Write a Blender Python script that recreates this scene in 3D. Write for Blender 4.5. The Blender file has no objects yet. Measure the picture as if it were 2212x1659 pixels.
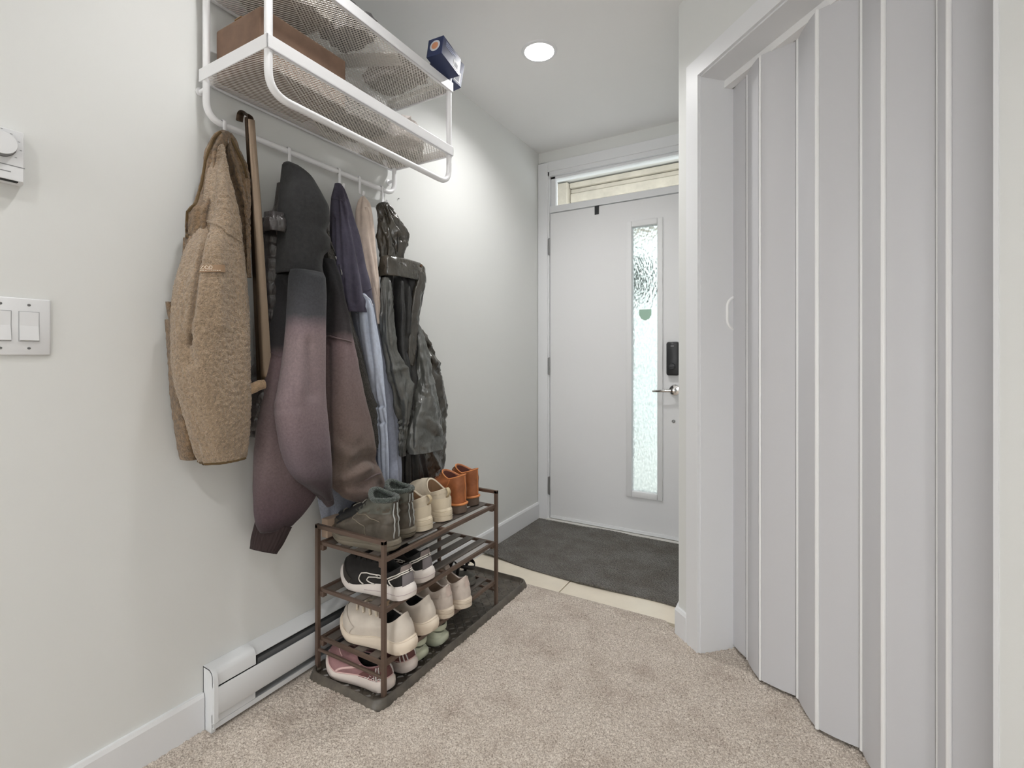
import bpy, bmesh, math, random
import numpy as np
from mathutils import Vector, Matrix, noise
from mathutils.bvhtree import BVHTree

random.seed(7)
rng = np.random.default_rng(7)
S = bpy.context.scene
COL = S.collection
PI = math.pi

# ------------------------------------------------------------------ camera
CAM = np.array([1.5, 0.0, 1.09])
YAW = math.radians(30.0)
FPX, CU, CV = 1053.0, 1106.0, 771.0          # focal length and horizon of the photograph in its 2212 px frame
RIGHT = np.array([math.cos(YAW), math.sin(YAW), 0.0])
FWD = np.array([-math.sin(YAW), math.cos(YAW), 0.0])
cd = bpy.data.cameras.new('camera')
cd.sensor_width = 36.0
cd.lens = FPX / 2212.0 * 36.0
cd.shift_y = -(829.5 - CV) / 2212.0
cd.clip_start = 0.02
cam = bpy.data.objects.new('camera', cd)
COL.objects.link(cam)
cam.location = CAM
cam.rotation_euler = (PI / 2, 0, YAW)
S.camera = cam

# ------------------------------------------------------------------ light
W = bpy.data.worlds.new('overcast_sky')
S.world = W
W.use_nodes = True
wb = W.node_tree.nodes['Background']
wb.inputs[0].default_value = (0.96, 0.985, 1.0, 1)
wb.inputs[1].default_value = 3.9


def lamp(name, loc, power, radius, color=(1, 0.995, 0.985), spread=PI):
    l = bpy.data.lights.new(name, 'AREA')
    l.shape = 'DISK'
    l.size = radius * 2
    l.energy = power
    l.color = color
    l.spread = spread
    o = bpy.data.objects.new(name, l)
    COL.objects.link(o)
    o.location = loc
    return o


CEIL = 2.47
LAMPS = [(0.507, 1.966), (0.53, 0.75), (0.9, -0.55), (2.2, -0.3), (0.9, -1.9), (2.4, -1.9)]  # lamps behind the camera are unseen and added as fill light
for lx, ly in LAMPS:
    lamp('ceiling_or_fill_lamp', (lx, ly, CEIL + 0.035), (9.5 if ly > 1 else 5.2) if ly > 0 else 9.0, 0.045)
S.view_settings.view_transform = 'Standard'
S.view_settings.look = 'None'
S.view_settings.gamma = 1.0
S.view_settings.use_curve_mapping = False
S.view_settings.exposure = 0.30
S.cycles.max_bounces = 10
S.cycles.diffuse_bounces = 6
S.cycles.use_denoising = True


# ------------------------------------------------------------------ helpers
def ray(u, v):
    return FWD + (u - CU) / FPX * RIGHT + np.array([0, 0, (CV - v) / FPX])


def px(u, v, x):                                  # photo point on the plane x = const
    d = ray(u, v)
    return CAM + d * (x - CAM[0]) / d[0]


def py(u, v, y):
    d = ray(u, v)
    return CAM + d * (y - CAM[1]) / d[1]


def lin(c):
    return tuple((x / 255 / 12.92) if x / 255 <= 0.04045 else ((x / 255 + 0.055) / 1.055) ** 2.4 for x in c)


ORIG = {}


def world_loc(o):
    return np.array(ORIG.get(o.name, (0, 0, 0)), float) if o else np.zeros(3)


def empty(name, loc=(0, 0, 0), rz=0.0, label=None, cat=None, group=None, kind=None):
    o = bpy.data.objects.new(name, None)
    COL.objects.link(o)
    o.location = loc
    o.rotation_euler = (0, 0, rz)
    o.empty_display_size = 0.05
    ORIG[o.name] = tuple(loc)
    tag(o, label, cat, group, kind)
    return o


def tag(o, label=None, cat=None, group=None, kind=None):
    if label:
        o['label'] = label
    if cat:
        o['category'] = cat
    if group:
        o['group'] = group
    if kind:
        o['kind'] = kind
    return o


def mk(name, verts, faces, mat, parent=None, smooth=True, local=False, kind=None, label=None, sharp=None):
    v = np.asarray(verts, float)
    if parent is not None and not local:
        v = v - world_loc(parent)
    me = bpy.data.meshes.new(name)
    me.from_pydata(v.tolist(), [], [tuple(int(i) for i in f) for f in faces])
    me.validate()
    me.materials.append(mat)
    bm = bmesh.new()
    bm.from_mesh(me)
    bmesh.ops.recalc_face_normals(bm, faces=bm.faces)
    bm.to_mesh(me)
    bm.free()
    if smooth:
        me.shade_smooth()
        if sharp:
            me.set_sharp_from_angle(angle=math.radians(sharp))
    o = bpy.data.objects.new(name, me)
    COL.objects.link(o)
    if parent is not None:
        o.parent = parent
        ORIG[o.name] = ORIG.get(parent.name, (0, 0, 0))
    if kind:
        o['kind'] = kind
    if label:
        o['label'] = label
    return o


class MB:
    """collects simple solids into one mesh"""

    def __init__(self):
        self.v, self.f = [], []

    def add(self, v, f):
        n = len(self.v)
        self.v += [tuple(map(float, p)) for p in v]
        self.f += [tuple(i + n for i in q) for q in f]
        return self

    def box(self, a, b, bev=0.0):
        a, b = np.minimum(a, b).astype(float), np.maximum(a, b).astype(float)
        if bev <= 0:
            v = [(x, y, z) for x in (a[0], b[0]) for y in (a[1], b[1]) for z in (a[2], b[2])]
            f = [(0, 1, 3, 2), (4, 6, 7, 5), (0, 4, 5, 1), (2, 3, 7, 6), (0, 2, 6, 4), (1, 5, 7, 3)]
            return self.add(v, f)
        bm = bmesh.new()
        bmesh.ops.create_cube(bm, size=1.0)
        for q in bm.verts:
            q.co = Vector((a[i] + (q.co[i] + 0.5) * (b[i] - a[i])) for i in range(3))
        bmesh.ops.bevel(bm, geom=list(bm.edges), offset=min(bev, 0.45 * min(b - a)), segments=2, affect='EDGES', profile=0.5)
        return self.bm(bm)

    def bm(self, bm):
        bm.verts.index_update()
        v = [tuple(q.co) for q in bm.verts]
        f = [tuple(x.index for x in q.verts) for q in bm.faces]
        bm.free()
        return self.add(v, f)

    def tube(self, pts, r, n=10, cap=True, sx=1.0, up=None):
        pts = [np.array(p, float) for p in pts]
        m = len(pts)
        rr = r if hasattr(r, '__len__') else [r] * m
        rings = []
        nprev = None
        for i in range(m):
            t = pts[min(i + 1, m - 1)] - pts[max(i - 1, 0)]
            t = t / (np.linalg.norm(t) + 1e-12)
            ref = np.array(up, float) if up is not None else (nprev if nprev is not None else (np.array([0, 0, 1.0]) if abs(t[2]) < 0.9 else np.array([1.0, 0, 0])))
            a = ref - t * (ref @ t)
            if np.linalg.norm(a) < 1e-6:
                a = np.array([1.0, 0, 0]) - t * t[0]
            a = a / np.linalg.norm(a)
            b = np.cross(t, a)
            nprev = a
            rings.append([pts[i] + rr[i] * (math.cos(q) * a + math.sin(q) * b * sx) for q in np.arange(n) * 2 * PI / n])
        v = [p for ring in rings for p in ring]
        f = []
        for i in range(m - 1):
            for j in range(n):
                f.append((i * n + j, i * n + (j + 1) % n, (i + 1) * n + (j + 1) % n, (i + 1) * n + j))
        if cap:
            f.append(tuple(range(n))[::-1])
            f.append(tuple((m - 1) * n + j for j in range(n)))
        return self.add(v, f)

    def lathe(self, c, prof, n=32, axis=2, cap=True):
        c = np.array(c, float)
        v, f = [], []
        for r, h in prof:
            for q in np.arange(n) * 2 * PI / n:
                p = [r * math.cos(q), r * math.sin(q), h]
                if axis == 0:
                    p = [h, r * math.cos(q), r * math.sin(q)]
                if axis == 1:
                    p = [r * math.cos(q), h, r * math.sin(q)]
                v.append(c + p)
        m = len(prof)
        for i in range(m - 1):
            for j in range(n):
                f.append((i * n + j, i * n + (j + 1) % n, (i + 1) * n + (j + 1) % n, (i + 1) * n + j))
        if cap:
            f.append(tuple(range(n))[::-1])
            f.append(tuple((m - 1) * n + j for j in range(n)))
        return self.add(v, f)

    def prism(self, poly, h, axis=1, a=0.0):
        """polygon in the two other axes, extruded along axis from a to h"""
        n = len(poly)
        v = []
        for e in (a, h):
            for p in poly:
                q = list(p)
                q.insert(axis, e)
                v.append(q)
        f = [tuple(range(n))[::-1], tuple(range(n, 2 * n))]
        for i in range(n):
            f.append((i, (i + 1) % n, n + (i + 1) % n, n + i))
        return self.add(v, f)

    def build(self, name, mat, parent=None, smooth=False, sharp=30, **k):
        return mk(name, self.v, self.f, mat, parent, smooth, sharp=sharp, **k)


def fillet(pts, r, seg=6):
    """round the inner corners of a polyline"""
    pts = [np.array(p, float) for p in pts]
    out = [pts[0]]
    for i in range(1, len(pts) - 1):
        a, b, c = pts[i - 1], pts[i], pts[i + 1]
        d1, d2 = (a - b), (c - b)
        l1, l2 = np.linalg.norm(d1), np.linalg.norm(d2)
        rr = min(r, 0.45 * l1 if i > 1 else 0.9 * l1, 0.45 * l2 if i < len(pts) - 2 else 0.9 * l2)
        p, q = b + d1 / l1 * rr, b + d2 / l2 * rr
        for k in range(seg + 1):
            t = k / seg
            out.append((1 - t) ** 2 * p + 2 * t * (1 - t) * b + t * t * q)
    out.append(pts[-1])
    return out


# ------------------------------------------------------------------ materials
MATS = {}


class N:
    def __init__(self, name):
        self.m = bpy.data.materials.new(name)
        self.m.use_nodes = True
        self.t = self.m.node_tree
        self.b = self.t.nodes['Principled BSDF']
        self.tc = None

    def n(self, typ, **k):
        q = self.t.nodes.new(typ)
        for a, b in k.items():
            if a in q.inputs:
                q.inputs[a].default_value = b
            else:
                setattr(q, a, b)
        return q

    def l(self, a, b):
        self.t.links.new(a, b)

    def obj(self):
        if not self.tc:
            self.tc = self.n('ShaderNodeTexCoord')
        return self.tc.outputs['Object']

    def noise(self, scale, detail=3.0, rough=0.55, stretch=None, dist=0.0):
        q = self.n('ShaderNodeTexNoise')
        q.inputs['Scale'].default_value = scale
        q.inputs['Detail'].default_value = detail
        q.inputs['Roughness'].default_value = rough
        q.inputs['Distortion'].default_value = dist
        src = self.obj()
        if stretch:
            mp = self.n('ShaderNodeMapping')
            mp.inputs['Scale'].default_value = stretch
            self.l(src, mp.inputs[0])
            src = mp.outputs[0]
        self.l(src, q.inputs['Vector'])
        return q

    def ramp(self, fac, stops):
        r = self.n('ShaderNodeValToRGB')
        e = r.color_ramp.elements
        while len(e) < len(stops):
            e.new(0.5)
        for q, (p, c) in zip(e, stops):
            q.position = p
            q.color = (*lin(c), 1)
        self.l(fac, r.inputs[0])
        return r

    def bump(self, h, strength, dist):
        b = self.n('ShaderNodeBump')
        b.inputs['Strength'].default_value = strength
        b.inputs['Distance'].default_value = dist
        self.l(h, b.inputs['Height'])
        self.l(b.outputs[0], self.b.inputs['Normal'])
        return b


def M(name, col=(128, 128, 128), rough=0.6, metal=0.0, spec=0.5, var=0.0, vscale=8.0, bump=None, emit=None, coat=0.0, sheen=0.0, stretch=None):
    if name in MATS:
        return MATS[name]
    k = N(name)
    k.b.inputs['Base Color'].default_value = (*lin(col), 1)
    k.b.inputs['Roughness'].default_value = rough
    k.b.inputs['Metallic'].default_value = metal
    k.b.inputs['Specular IOR Level'].default_value = spec
    k.b.inputs['Coat Weight'].default_value = coat
    if sheen:
        k.b.inputs['Sheen Weight'].default_value = sheen
        k.b.inputs['Sheen Roughness'].default_value = 0.5
    if var:
        q = k.noise(vscale, 4, 0.6, stretch)
        lo = tuple(max(0, c * (1 - var)) for c in col)
        hi = tuple(min(255, c * (1 + var)) for c in col)
        r = k.ramp(q.outputs['Fac'], [(0.3, lo), (0.7, hi)])
        k.l(r.outputs[0], k.b.inputs['Base Color'])
    if bump:
        q = k.noise(bump[0], bump[3] if len(bump) > 3 else 2.0, 0.6, bump[4] if len(bump) > 4 else None)
        k.bump(q.outputs['Fac'], bump[1], bump[2])
    if emit:
        k.b.inputs['Emission Color'].default_value = (*lin(col), 1)
        k.b.inputs['Emission Strength'].default_value = emit
    MATS[name] = k.m
    return k.m


WALLP = M('wall_paint', (222, 223, 221), 0.75, spec=0.25, bump=(180, 0.08, 0.001))
CEILP = M('ceiling_paint', (236, 236, 236), 0.85, spec=0.2, bump=(140, 0.1, 0.001))
TRIMP = M('trim_paint', (228, 229, 231), 0.42, spec=0.35)
DOORP = M('door_paint', (226, 226, 227), 0.5, spec=0.35, bump=(60, 0.05, 0.001))
VINYL = M('folding_door_vinyl', (203, 203, 206), 0.42, spec=0.4, bump=(90, 0.06, 0.001, 2.0, (1, 1, 0.05)))
VINYLW = M('folding_door_hinge_vinyl', (240, 240, 240), 0.35, spec=0.5)
WHITEM = M('white_powder_coat', (236, 236, 238), 0.38, spec=0.5)
BRONZE = M('bronze_powder_coat', (106, 88, 77), 0.38, metal=0.35, spec=0.5)
SLATM = M('grey_brown_slat_metal', (104, 96, 90), 0.4, metal=0.3)
CHROME = M('chrome', (225, 225, 225), 0.08, metal=1.0)
STEEL = M('brushed_steel', (150, 150, 150), 0.35, metal=0.9)
BLACKP = M('black_plastic', (38, 38, 40), 0.4)
DARKGAP = M('dark_gap', (40, 40, 42), 0.8)
PLAST = M('white_plastic', (226, 227, 229), 0.35, spec=0.45)
RUBBER = M('tray_rubber', (88, 82, 74), 0.36, spec=0.55, var=0.18, vscale=22)


def carpet_mat():
    k = N('beige_carpet')
    a = k.noise(240, 4, 0.75)
    b = k.noise(7, 5, 0.65)
    r1 = k.ramp(a.outputs['Fac'], [(0.32, (132, 120, 111)), (0.5, (213, 202, 191)), (0.66, (248, 241, 233))])
    r2 = k.ramp(b.outputs['Fac'], [(0.32, (222, 216, 211)), (0.5, (248, 246, 243)), (0.68, (255, 254, 252))])
    mx = k.n('ShaderNodeMix', data_type='RGBA', blend_type='MULTIPLY')
    mx.inputs[0].default_value = 0.8
    k.l(r1.outputs[0], mx.inputs[6])
    k.l(r2.outputs[0], mx.inputs[7])
    k.l(mx.outputs[2], k.b.inputs['Base Color'])
    k.b.inputs['Roughness'].default_value = 0.95
    k.b.inputs['Specular IOR Level'].default_value = 0.1
    k.bump(a.outputs['Fac'], 0.9, 0.004)
    return k.m


CARPET = carpet_mat()
TILE = M('cream_tile', (232, 222, 204), 0.3, spec=0.45, var=0.03, vscale=5)
GROUT = M('grout', (205, 196, 180), 0.9)


def mat_rib():
    k = N('charcoal_doormat')
    a = k.noise(150, 4, 0.75)
    b = k.noise(7, 4, 0.6)
    r1 = k.ramp(a.outputs['Fac'], [(0.34, (58, 56, 54)), (0.66, (140, 137, 132))])
    r2 = k.ramp(b.outputs['Fac'], [(0.35, (205, 198, 188)), (0.65, (255, 255, 255))])
    mx = k.n('ShaderNodeMix', data_type='RGBA', blend_type='MULTIPLY')
    mx.inputs[0].default_value = 0.8
    k.l(r1.outputs[0], mx.inputs[6])
    k.l(r2.outputs[0], mx.inputs[7])
    k.l(mx.outputs[2], k.b.inputs['Base Color'])
    k.b.inputs['Roughness'].default_value = 0.9
    w = k.n('ShaderNodeTexWave', wave_type='BANDS', bands_direction='DIAGONAL')
    w.inputs['Scale'].default_value = 38
    w.inputs['Distortion'].default_value = 2.5
    k.l(k.obj(), w.inputs['Vector'])
    ad = k.n('ShaderNodeMath', operation='ADD')
    k.l(w.outputs['Fac'], ad.inputs[0])
    k.l(a.outputs['Fac'], ad.inputs[1])
    k.bump(ad.outputs[0], 0.7, 0.003)
    return k.m


DOORMAT = mat_rib()


def glass_frosted():
    k = N('textured_frosted_glass')
    k.b.inputs['Transmission Weight'].default_value = 1.0
    k.b.inputs['Roughness'].default_value = 0.34
    k.b.inputs['IOR'].default_value = 1.18
    v = k.n('ShaderNodeTexVoronoi', feature='SMOOTH_F1')
    v.inputs['Scale'].default_value = 95
    mp = k.n('ShaderNodeMapping')
    mp.inputs['Scale'].default_value = (1, 1, 0.6)
    mp.inputs['Rotation'].default_value = (0, 0.6, 0)
    k.l(k.obj(), mp.inputs[0])
    k.l(mp.outputs[0], v.inputs['Vector'])
    rr = k.n('ShaderNodeValToRGB')  # light and dark of refracting facets put into the glass tint
    rr.color_ramp.elements[0].position = 0.1
    rr.color_ramp.elements[1].position = 0.7
    rr.color_ramp.elements[0].color = (0.66, 0.69, 0.685, 1)
    rr.color_ramp.elements[1].color = (0.47, 0.505, 0.505, 1)
    k.l(v.outputs['Distance'], rr.inputs[0])
    k.l(rr.outputs[0], k.b.inputs['Base Color'])
    k.bump(v.outputs['Distance'], 0.8, 0.01)
    return k.m


FROST = glass_frosted()


def glass_clear():
    k = N('clear_glass')
    k.b.inputs['Base Color'].default_value = (0.97, 0.98, 0.98, 1)
    k.b.inputs['Transmission Weight'].default_value = 1.0
    k.b.inputs['Roughness'].default_value = 0.0
    k.b.inputs['IOR'].default_value = 1.05
    return k.m


CLEAR = glass_clear()


def fabric(name, col, rough=0.9, sheen=0.15, weave=900, bs=0.25, var=0.1, vscale=40, big=None, stretch=None, bd=0.002):
    k = N(name)
    q = k.noise(vscale, 5, 0.65, stretch)
    lo = tuple(c * (1 - var) for c in col)
    hi = tuple(min(255, c * (1 + var)) for c in col)
    r = k.ramp(q.outputs['Fac'], [(0.3, lo), (0.7, hi)])
    k.l(r.outputs[0], k.b.inputs['Base Color'])
    k.b.inputs['Roughness'].default_value = rough
    k.b.inputs['Specular IOR Level'].default_value = 0.15
    k.b.inputs['Sheen Weight'].default_value = sheen
    w = k.noise(weave, 2, 0.6, stretch)
    k.bump(w.outputs['Fac'], bs, bd)
    return k.m


def fabric_bands(name, stops, z0, z1, rough=0.92, var=0.07, vscale=150, wob=0.02, bs=0.2, sheen=0.1):
    """dyed cloth: colour by height on the garment (object z from z0 to z1)"""
    k = N(name)
    sep = k.n('ShaderNodeSeparateXYZ')
    k.l(k.obj(), sep.inputs[0])
    nz = k.noise(14, 3, 0.6)
    a = k.n('ShaderNodeMath', operation='MULTIPLY_ADD')
    k.l(nz.outputs['Fac'], a.inputs[0])
    a.inputs[1].default_value = wob
    k.l(sep.outputs[2], a.inputs[2])
    mr = k.n('ShaderNodeMapRange')
    mr.inputs['From Min'].default_value = z0 + wob / 2
    mr.inputs['From Max'].default_value = z1 + wob / 2
    k.l(a.outputs[0], mr.inputs['Value'])
    r = k.ramp(mr.outputs[0], stops)
    q = k.noise(vscale, 4, 0.7)
    r2 = k.ramp(q.outputs['Fac'], [(0.3, (int(255 * (1 - var * 2)),) * 3), (0.7, (255, 255, 255))])
    mx = k.n('ShaderNodeMix', data_type='RGBA', blend_type='MULTIPLY')
    mx.inputs[0].default_value = 1.0
    k.l(r.outputs[0], mx.inputs[6])
    k.l(r2.outputs[0], mx.inputs[7])
    k.l(mx.outputs[2], k.b.inputs['Base Color'])
    k.b.inputs['Roughness'].default_value = rough
    k.b.inputs['Specular IOR Level'].default_value = 0.12
    k.b.inputs['Sheen Weight'].default_value = sheen
    w = k.noise(700, 2, 0.6)
    k.bump(w.outputs['Fac'], bs, 0.0015)
    return k.m


# ------------------------------------------------------------------ the room
Y_DOOR = 2.956
X_RIGHT = 1.11


def quad_struct(name, boxes, mat, kind='structure', parent=None, bev=0.0):
    b = MB()
    for p, q in boxes:
        b.box(p, q, bev)
    o = b.build(name, mat, parent)
    if kind and parent is None:
        o['kind'] = kind
    return o


floor = quad_struct('floor', [((-0.12, -6.0, -0.12), (6.5, 3.2, -0.012))], GROUT)
for i, (x0, x1) in enumerate([(-0.04, 0.557), (0.562, 1.16)]):
    for (y0, y1) in [(2.056, 2.655), (2.66, 2.95)]:
        MB().box((max(x0, 0.0), y0, -0.012), (min(x1, 1.11), y1, 0.0), 0.0015).build('tile', TILE, floor)

wall_left = quad_struct('wall_left', [((-0.12, -6.0, 0), (0, 3.1, 2.6))], WALLP)

# ceiling with round holes for the recessed lamps
cb = MB()
holes = LAMPS[:2]
R_CAN = 0.064
xs0, xs1 = 0.36, 0.68
ring = 32


def hole_panel(cx, cy, x0, x1, y0, y1, r, z):
    v, f = [], []
    ang = np.arange(ring) * 2 * PI / ring
    for q in ang:
        v.append((cx + r * math.cos(q), cy + r * math.sin(q), z))
    for q in ang:
        c, s = math.cos(q), math.sin(q)
        t = min([((x1 - cx) / c if c > 1e-9 else 1e9), ((x0 - cx) / c if c < -1e-9 else 1e9), ((y1 - cy) / s if s > 1e-9 else 1e9), ((y0 - cy) / s if s < -1e-9 else 1e9)])
        v.append((cx + t * c, cy + t * s, z))
    for i in range(ring):
        f.append((i, (i + 1) % ring, ring + (i + 1) % ring, ring + i))
    # corners
    n = len(v)
    for (x, y) in ((x0, y0), (x1, y0), (x1, y1), (x0, y1)):
        v.append((x, y, z))
    for k, (x, y) in enumerate(((x0, y0), (x1, y0), (x1, y1), (x0, y1))):
        d = [(abs(v[ring + i][0] - x) + abs(v[ring + i][1] - y), i) for i in range(ring)]
        q = math.atan2(y - cy, x - cx) % (2 * PI)
        i = int(q / (2 * PI / ring))
        f.append((ring + i % ring, ring + (i + 1) % ring, n + k))
    cb.add(v, f)


def flat(x0, x1, y0, y1, z=CEIL):
    cb.add([(x0, y0, z), (x1, y0, z), (x1, y1, z), (x0, y1, z)], [(0, 1, 2, 3)])


for lx, ly in LAMPS:
    hole_panel(lx, ly, lx - 0.16, lx + 0.16, ly - 0.16, ly + 0.16, R_CAN, CEIL)
xcuts = sorted({-0.12, 6.5} | {round(l[0] + d, 4) for l in LAMPS for d in (-0.16, 0.16)})
ycuts = sorted({-6.0, 3.1} | {round(l[1] + d, 4) for l in LAMPS for d in (-0.16, 0.16)})
for a, b in zip(xcuts, xcuts[1:]):
    for c, d in zip(ycuts, ycuts[1:]):
        mx_, my_ = (a + b) / 2, (c + d) / 2
        if any(abs(mx_ - l[0]) < 0.16 and abs(my_ - l[1]) < 0.16 for l in LAMPS):
            continue
        flat(a, b, c, d)
cb.box((-0.12, -6.0, 2.6), (6.5, 3.1, 2.66))
ceiling = cb.build('ceiling', CEILP)
ceiling['kind'] = 'structure'

# end wall with the entrance door and transom
DX0, DX1 = 0.088, 1.002
wall_back = quad_struct('wall_back', [((0, Y_DOOR + 0.004, 2.39), (1.2, Y_DOOR + 0.14, 2.6)), ((-0.02, Y_DOOR + 0.004, 0), (0.07, Y_DOOR + 0.14, 2.4)), ((1.02, Y_DOOR + 0.004, 0), (1.2, Y_DOOR + 0.14, 2.4))], WALLP)
trim = MB()
trim.box((0.002, Y_DOOR - 0.012, 0), (0.074, Y_DOOR + 0.004, 2.392), 0.003)
trim.box((1.016, Y_DOOR - 0.012, 0), (1.088, Y_DOOR + 0.004, 2.392), 0.003)
trim.box((0.074, Y_DOOR - 0.012, 2.328), (1.016, Y_DOOR + 0.004, 2.392), 0.003)
trim = trim.build('trim_1', TRIMP)
trim['kind'] = 'structure'
jamb = MB()
jamb.box((0.070, Y_DOOR - 0.004, 0), (DX0 - 0.0035, Y_DOOR + 0.13, 2.33), 0.002)
jamb.box((DX1 + 0.003, Y_DOOR - 0.004, 0), (1.02, Y_DOOR + 0.13, 2.33), 0.002)
jamb.box((0.07, Y_DOOR - 0.004, 2.30), (1.02, Y_DOOR + 0.13, 2.33), 0.002)
jamb.box((DX0 - 0.003, Y_DOOR - 0.002, 2.0535), (DX1 + 0.003, Y_DOOR + 0.13, 2.097), 0.002)
# stops round the transom pane
jamb.box((DX0 - 0.003, Y_DOOR + 0.018, 2.097), (0.119, Y_DOOR + 0.045, 2.30), 0.002)
jamb.box((DX0 - 0.003, Y_DOOR + 0.018, 2.283), (DX1, Y_DOOR + 0.045, 2.30), 0.002)
jamb = jamb.build('trim_2', TRIMP)
jamb['kind'] = 'structure'
w1 = empty('window_1', (0.54, Y_DOOR + 0.05, 2.097), kind='structure')
MB().box((0.10, Y_DOOR + 0.046, 2.09), (DX1, Y_DOOR + 0.052, 2.295)).build('pane', CLEAR, w1)
quad_struct('trim_3', [((0.07, Y_DOOR - 0.03, 0.0), (1.02, Y_DOOR + 0.13, 0.011))], M('sill_metal', (214, 212, 206), 0.4, spec=0.4))

# the door itself
door = empty('door_1', (DX0, Y_DOOR, 0.012), kind='structure')
d0, d1 = Y_DOOR, Y_DOOR + 0.044
LX0, LX1, LZ0, LZ1 = 0.643, 0.797, 0.270, 1.884
b = MB()
b.box((DX0 + 0.0015, d0, 0.014), (LX0, d1, 2.047))
b.box((LX1, d0, 0.014), (DX1, d1, 2.047))
b.box((LX0, d0, 0.014), (LX1, d1, LZ0))
b.box((LX0, d0, LZ1), (LX1, d1, 2.047))
b.build('leaf', DOORP, door)
b = MB()
fo = 0.036
for (p, q) in [((LX0 - fo, LZ0 - fo), (LX0, LZ1 + fo)), ((LX1, LZ0 - fo), (LX1 + fo * 0.9, LZ1 + fo)), ((LX0, LZ0 - fo), (LX1, LZ0)), ((LX0, LZ1), (LX1, LZ1 + fo))]:
    b.box((p[0], d0 - 0.011, p[1]), (q[0], d0 + 0.001, q[1]), 0.004)
b.build('lite_moulding', DOORP, door, smooth=True)
MB().box((LX0 - 0.002, d0 + 0.014, LZ0 - 0.002), (LX1 + 0.002, d0 + 0.022, LZ1 + 0.002)).build('frosted_pane', FROST, door)
# green sticker on the outside of the pane
st = MB()
poly = [(0.684, 1.379), (0.757, 1.379), (0.757, 1.345), (0.745, 1.322), (0.720, 1.311), (0.697, 1.322), (0.684, 1.345)]
st.prism([(p[0], p[1]) for p in poly], d0 + 0.0135, axis=1, a=d0 + 0.0125)
st.build('sticker', M('sticker_green', (163, 196, 178), 0.6), door, label='pale green shield shaped sticker')
for z0, z1 in ((1.770, 1.885), (0.969, 1.087), (0.168, 0.289)):
    h = MB()
    h.lathe((0.0845, d0 - 0.006, 0), [(0.0055, z0), (0.0055, z1)], 12)
    h.box((0.0715, d0 - 0.0056, z0 + 0.004), (0.0845, d0 - 0.0036, z1 - 0.004))
    h.build('hinge', STEEL, door, smooth=True)
kp = MB()
kp.box((0.853, d0 - 0.032, 0.981), (0.925, d0, 1.178), 0.012)
kp = kp.build('smart_lock', BLACKP, door, smooth=True)
MB().lathe((0.889, d0 - 0.046, 1.035), [(0.0165, 0.016), (0.018, 0.004), (0.016, 0.0), (0.004, -0.001)], 24, axis=1).build('thumb_turn', BLACKP, kp, smooth=True)
MB().box((0.874, d0 - 0.052, 1.032), (0.904, d0 - 0.044, 1.039), 0.002).build('turn_bar', M('dark_grey_plastic', (62, 62, 64), 0.35), kp)
MB().box((0.880, d0 - 0.0326, 1.152), (0.898, d0 - 0.0318, 1.1545)).build('status_mark', M('pale_print', (200, 200, 200), 0.5), kp)
lev = MB()
lev.lathe((0.897, d0, 0.895), [(0.033, 0.0), (0.033, -0.006), (0.029, -0.011), (0.014, -0.014), (0.012, -0.05), (0.012, -0.056), (0.004, -0.058)], 32, axis=1)
lev = lev.build('lever_rose', CHROME, door, smooth=True)
lv = MB()
lv.tube([(0.897, d0 - 0.048, 0.895), (0.875, d0 - 0.054, 0.894), (0.84, d0 - 0.057, 0.892), (0.80, d0 - 0.055, 0.890), (0.778, d0 - 0.05, 0.888)], [0.010, 0.009, 0.008, 0.007, 0.005], 12, sx=0.55)
lv.build('lever', CHROME, lev, smooth=True)
MB().lathe((0.890, d0, 0.712), [(0.0095, 0.0), (0.0095, -0.003), (0.007, -0.004), (0.006, -0.002), (0.002, -0.002)], 20, axis=1).build('latch_screw', STEEL, door, smooth=True)
sw = MB()
sw.box((DX0 + 0.002, d0 - 0.004, 0.014), (DX1 - 0.002, d0, 0.034), 0.002)
sw.build('door_sweep', TRIMP, door)

hk = MB()
hk.box((0.403, d0 - 0.0035, 1.996), (0.431, d0 - 0.0005, 2.0495))
hk.box((0.403, d0 - 0.0035, 2.0482), (0.431, d0 + 0.044, 2.0505))
hk = hk.build('door_hook', BLACKP)
tag(hk, 'small black metal hook strap folded over the top of the white front door', 'hook')

# baseboards
bb = MB()
bb.prism([(0, 0), (0.013, 0), (0.013, 0.098), (0.009, 0.109), (0, 0.109)], 0.783, axis=1, a=-6.0)
bb.prism([(0, 0), (0.013, 0), (0.013, 0.098), (0.009, 0.109), (0, 0.109)], Y_DOOR - 0.012, axis=1, a=1.722)
bb = bb.build('baseboard_left', TRIMP)
bb['kind'] = 'structure'

# right: return wall, then the diagonal wall with the closet opening
DIR = np.array([0.7071, -0.7071, 0])
NRM = np.array([0.7071, 0.7071, 0])             # away from the room
P0 = np.array([1.203, 1.893, 0])                # left edge of the opening on the room face


def dg(s, o, z):
    return P0 + DIR * s + NRM * o + np.array([0, 0, z])


def dbox(b, s0, s1, o0, o1, z0, z1):
    v = [dg(s, o, z) for s in (s0, s1) for o in (o0, o1) for z in (z0, z1)]
    b.add(v, [(0, 1, 3, 2), (4, 6, 7, 5), (0, 4, 5, 1), (2, 3, 7, 6), (0, 2, 6, 4), (1, 5, 7, 3)])


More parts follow.
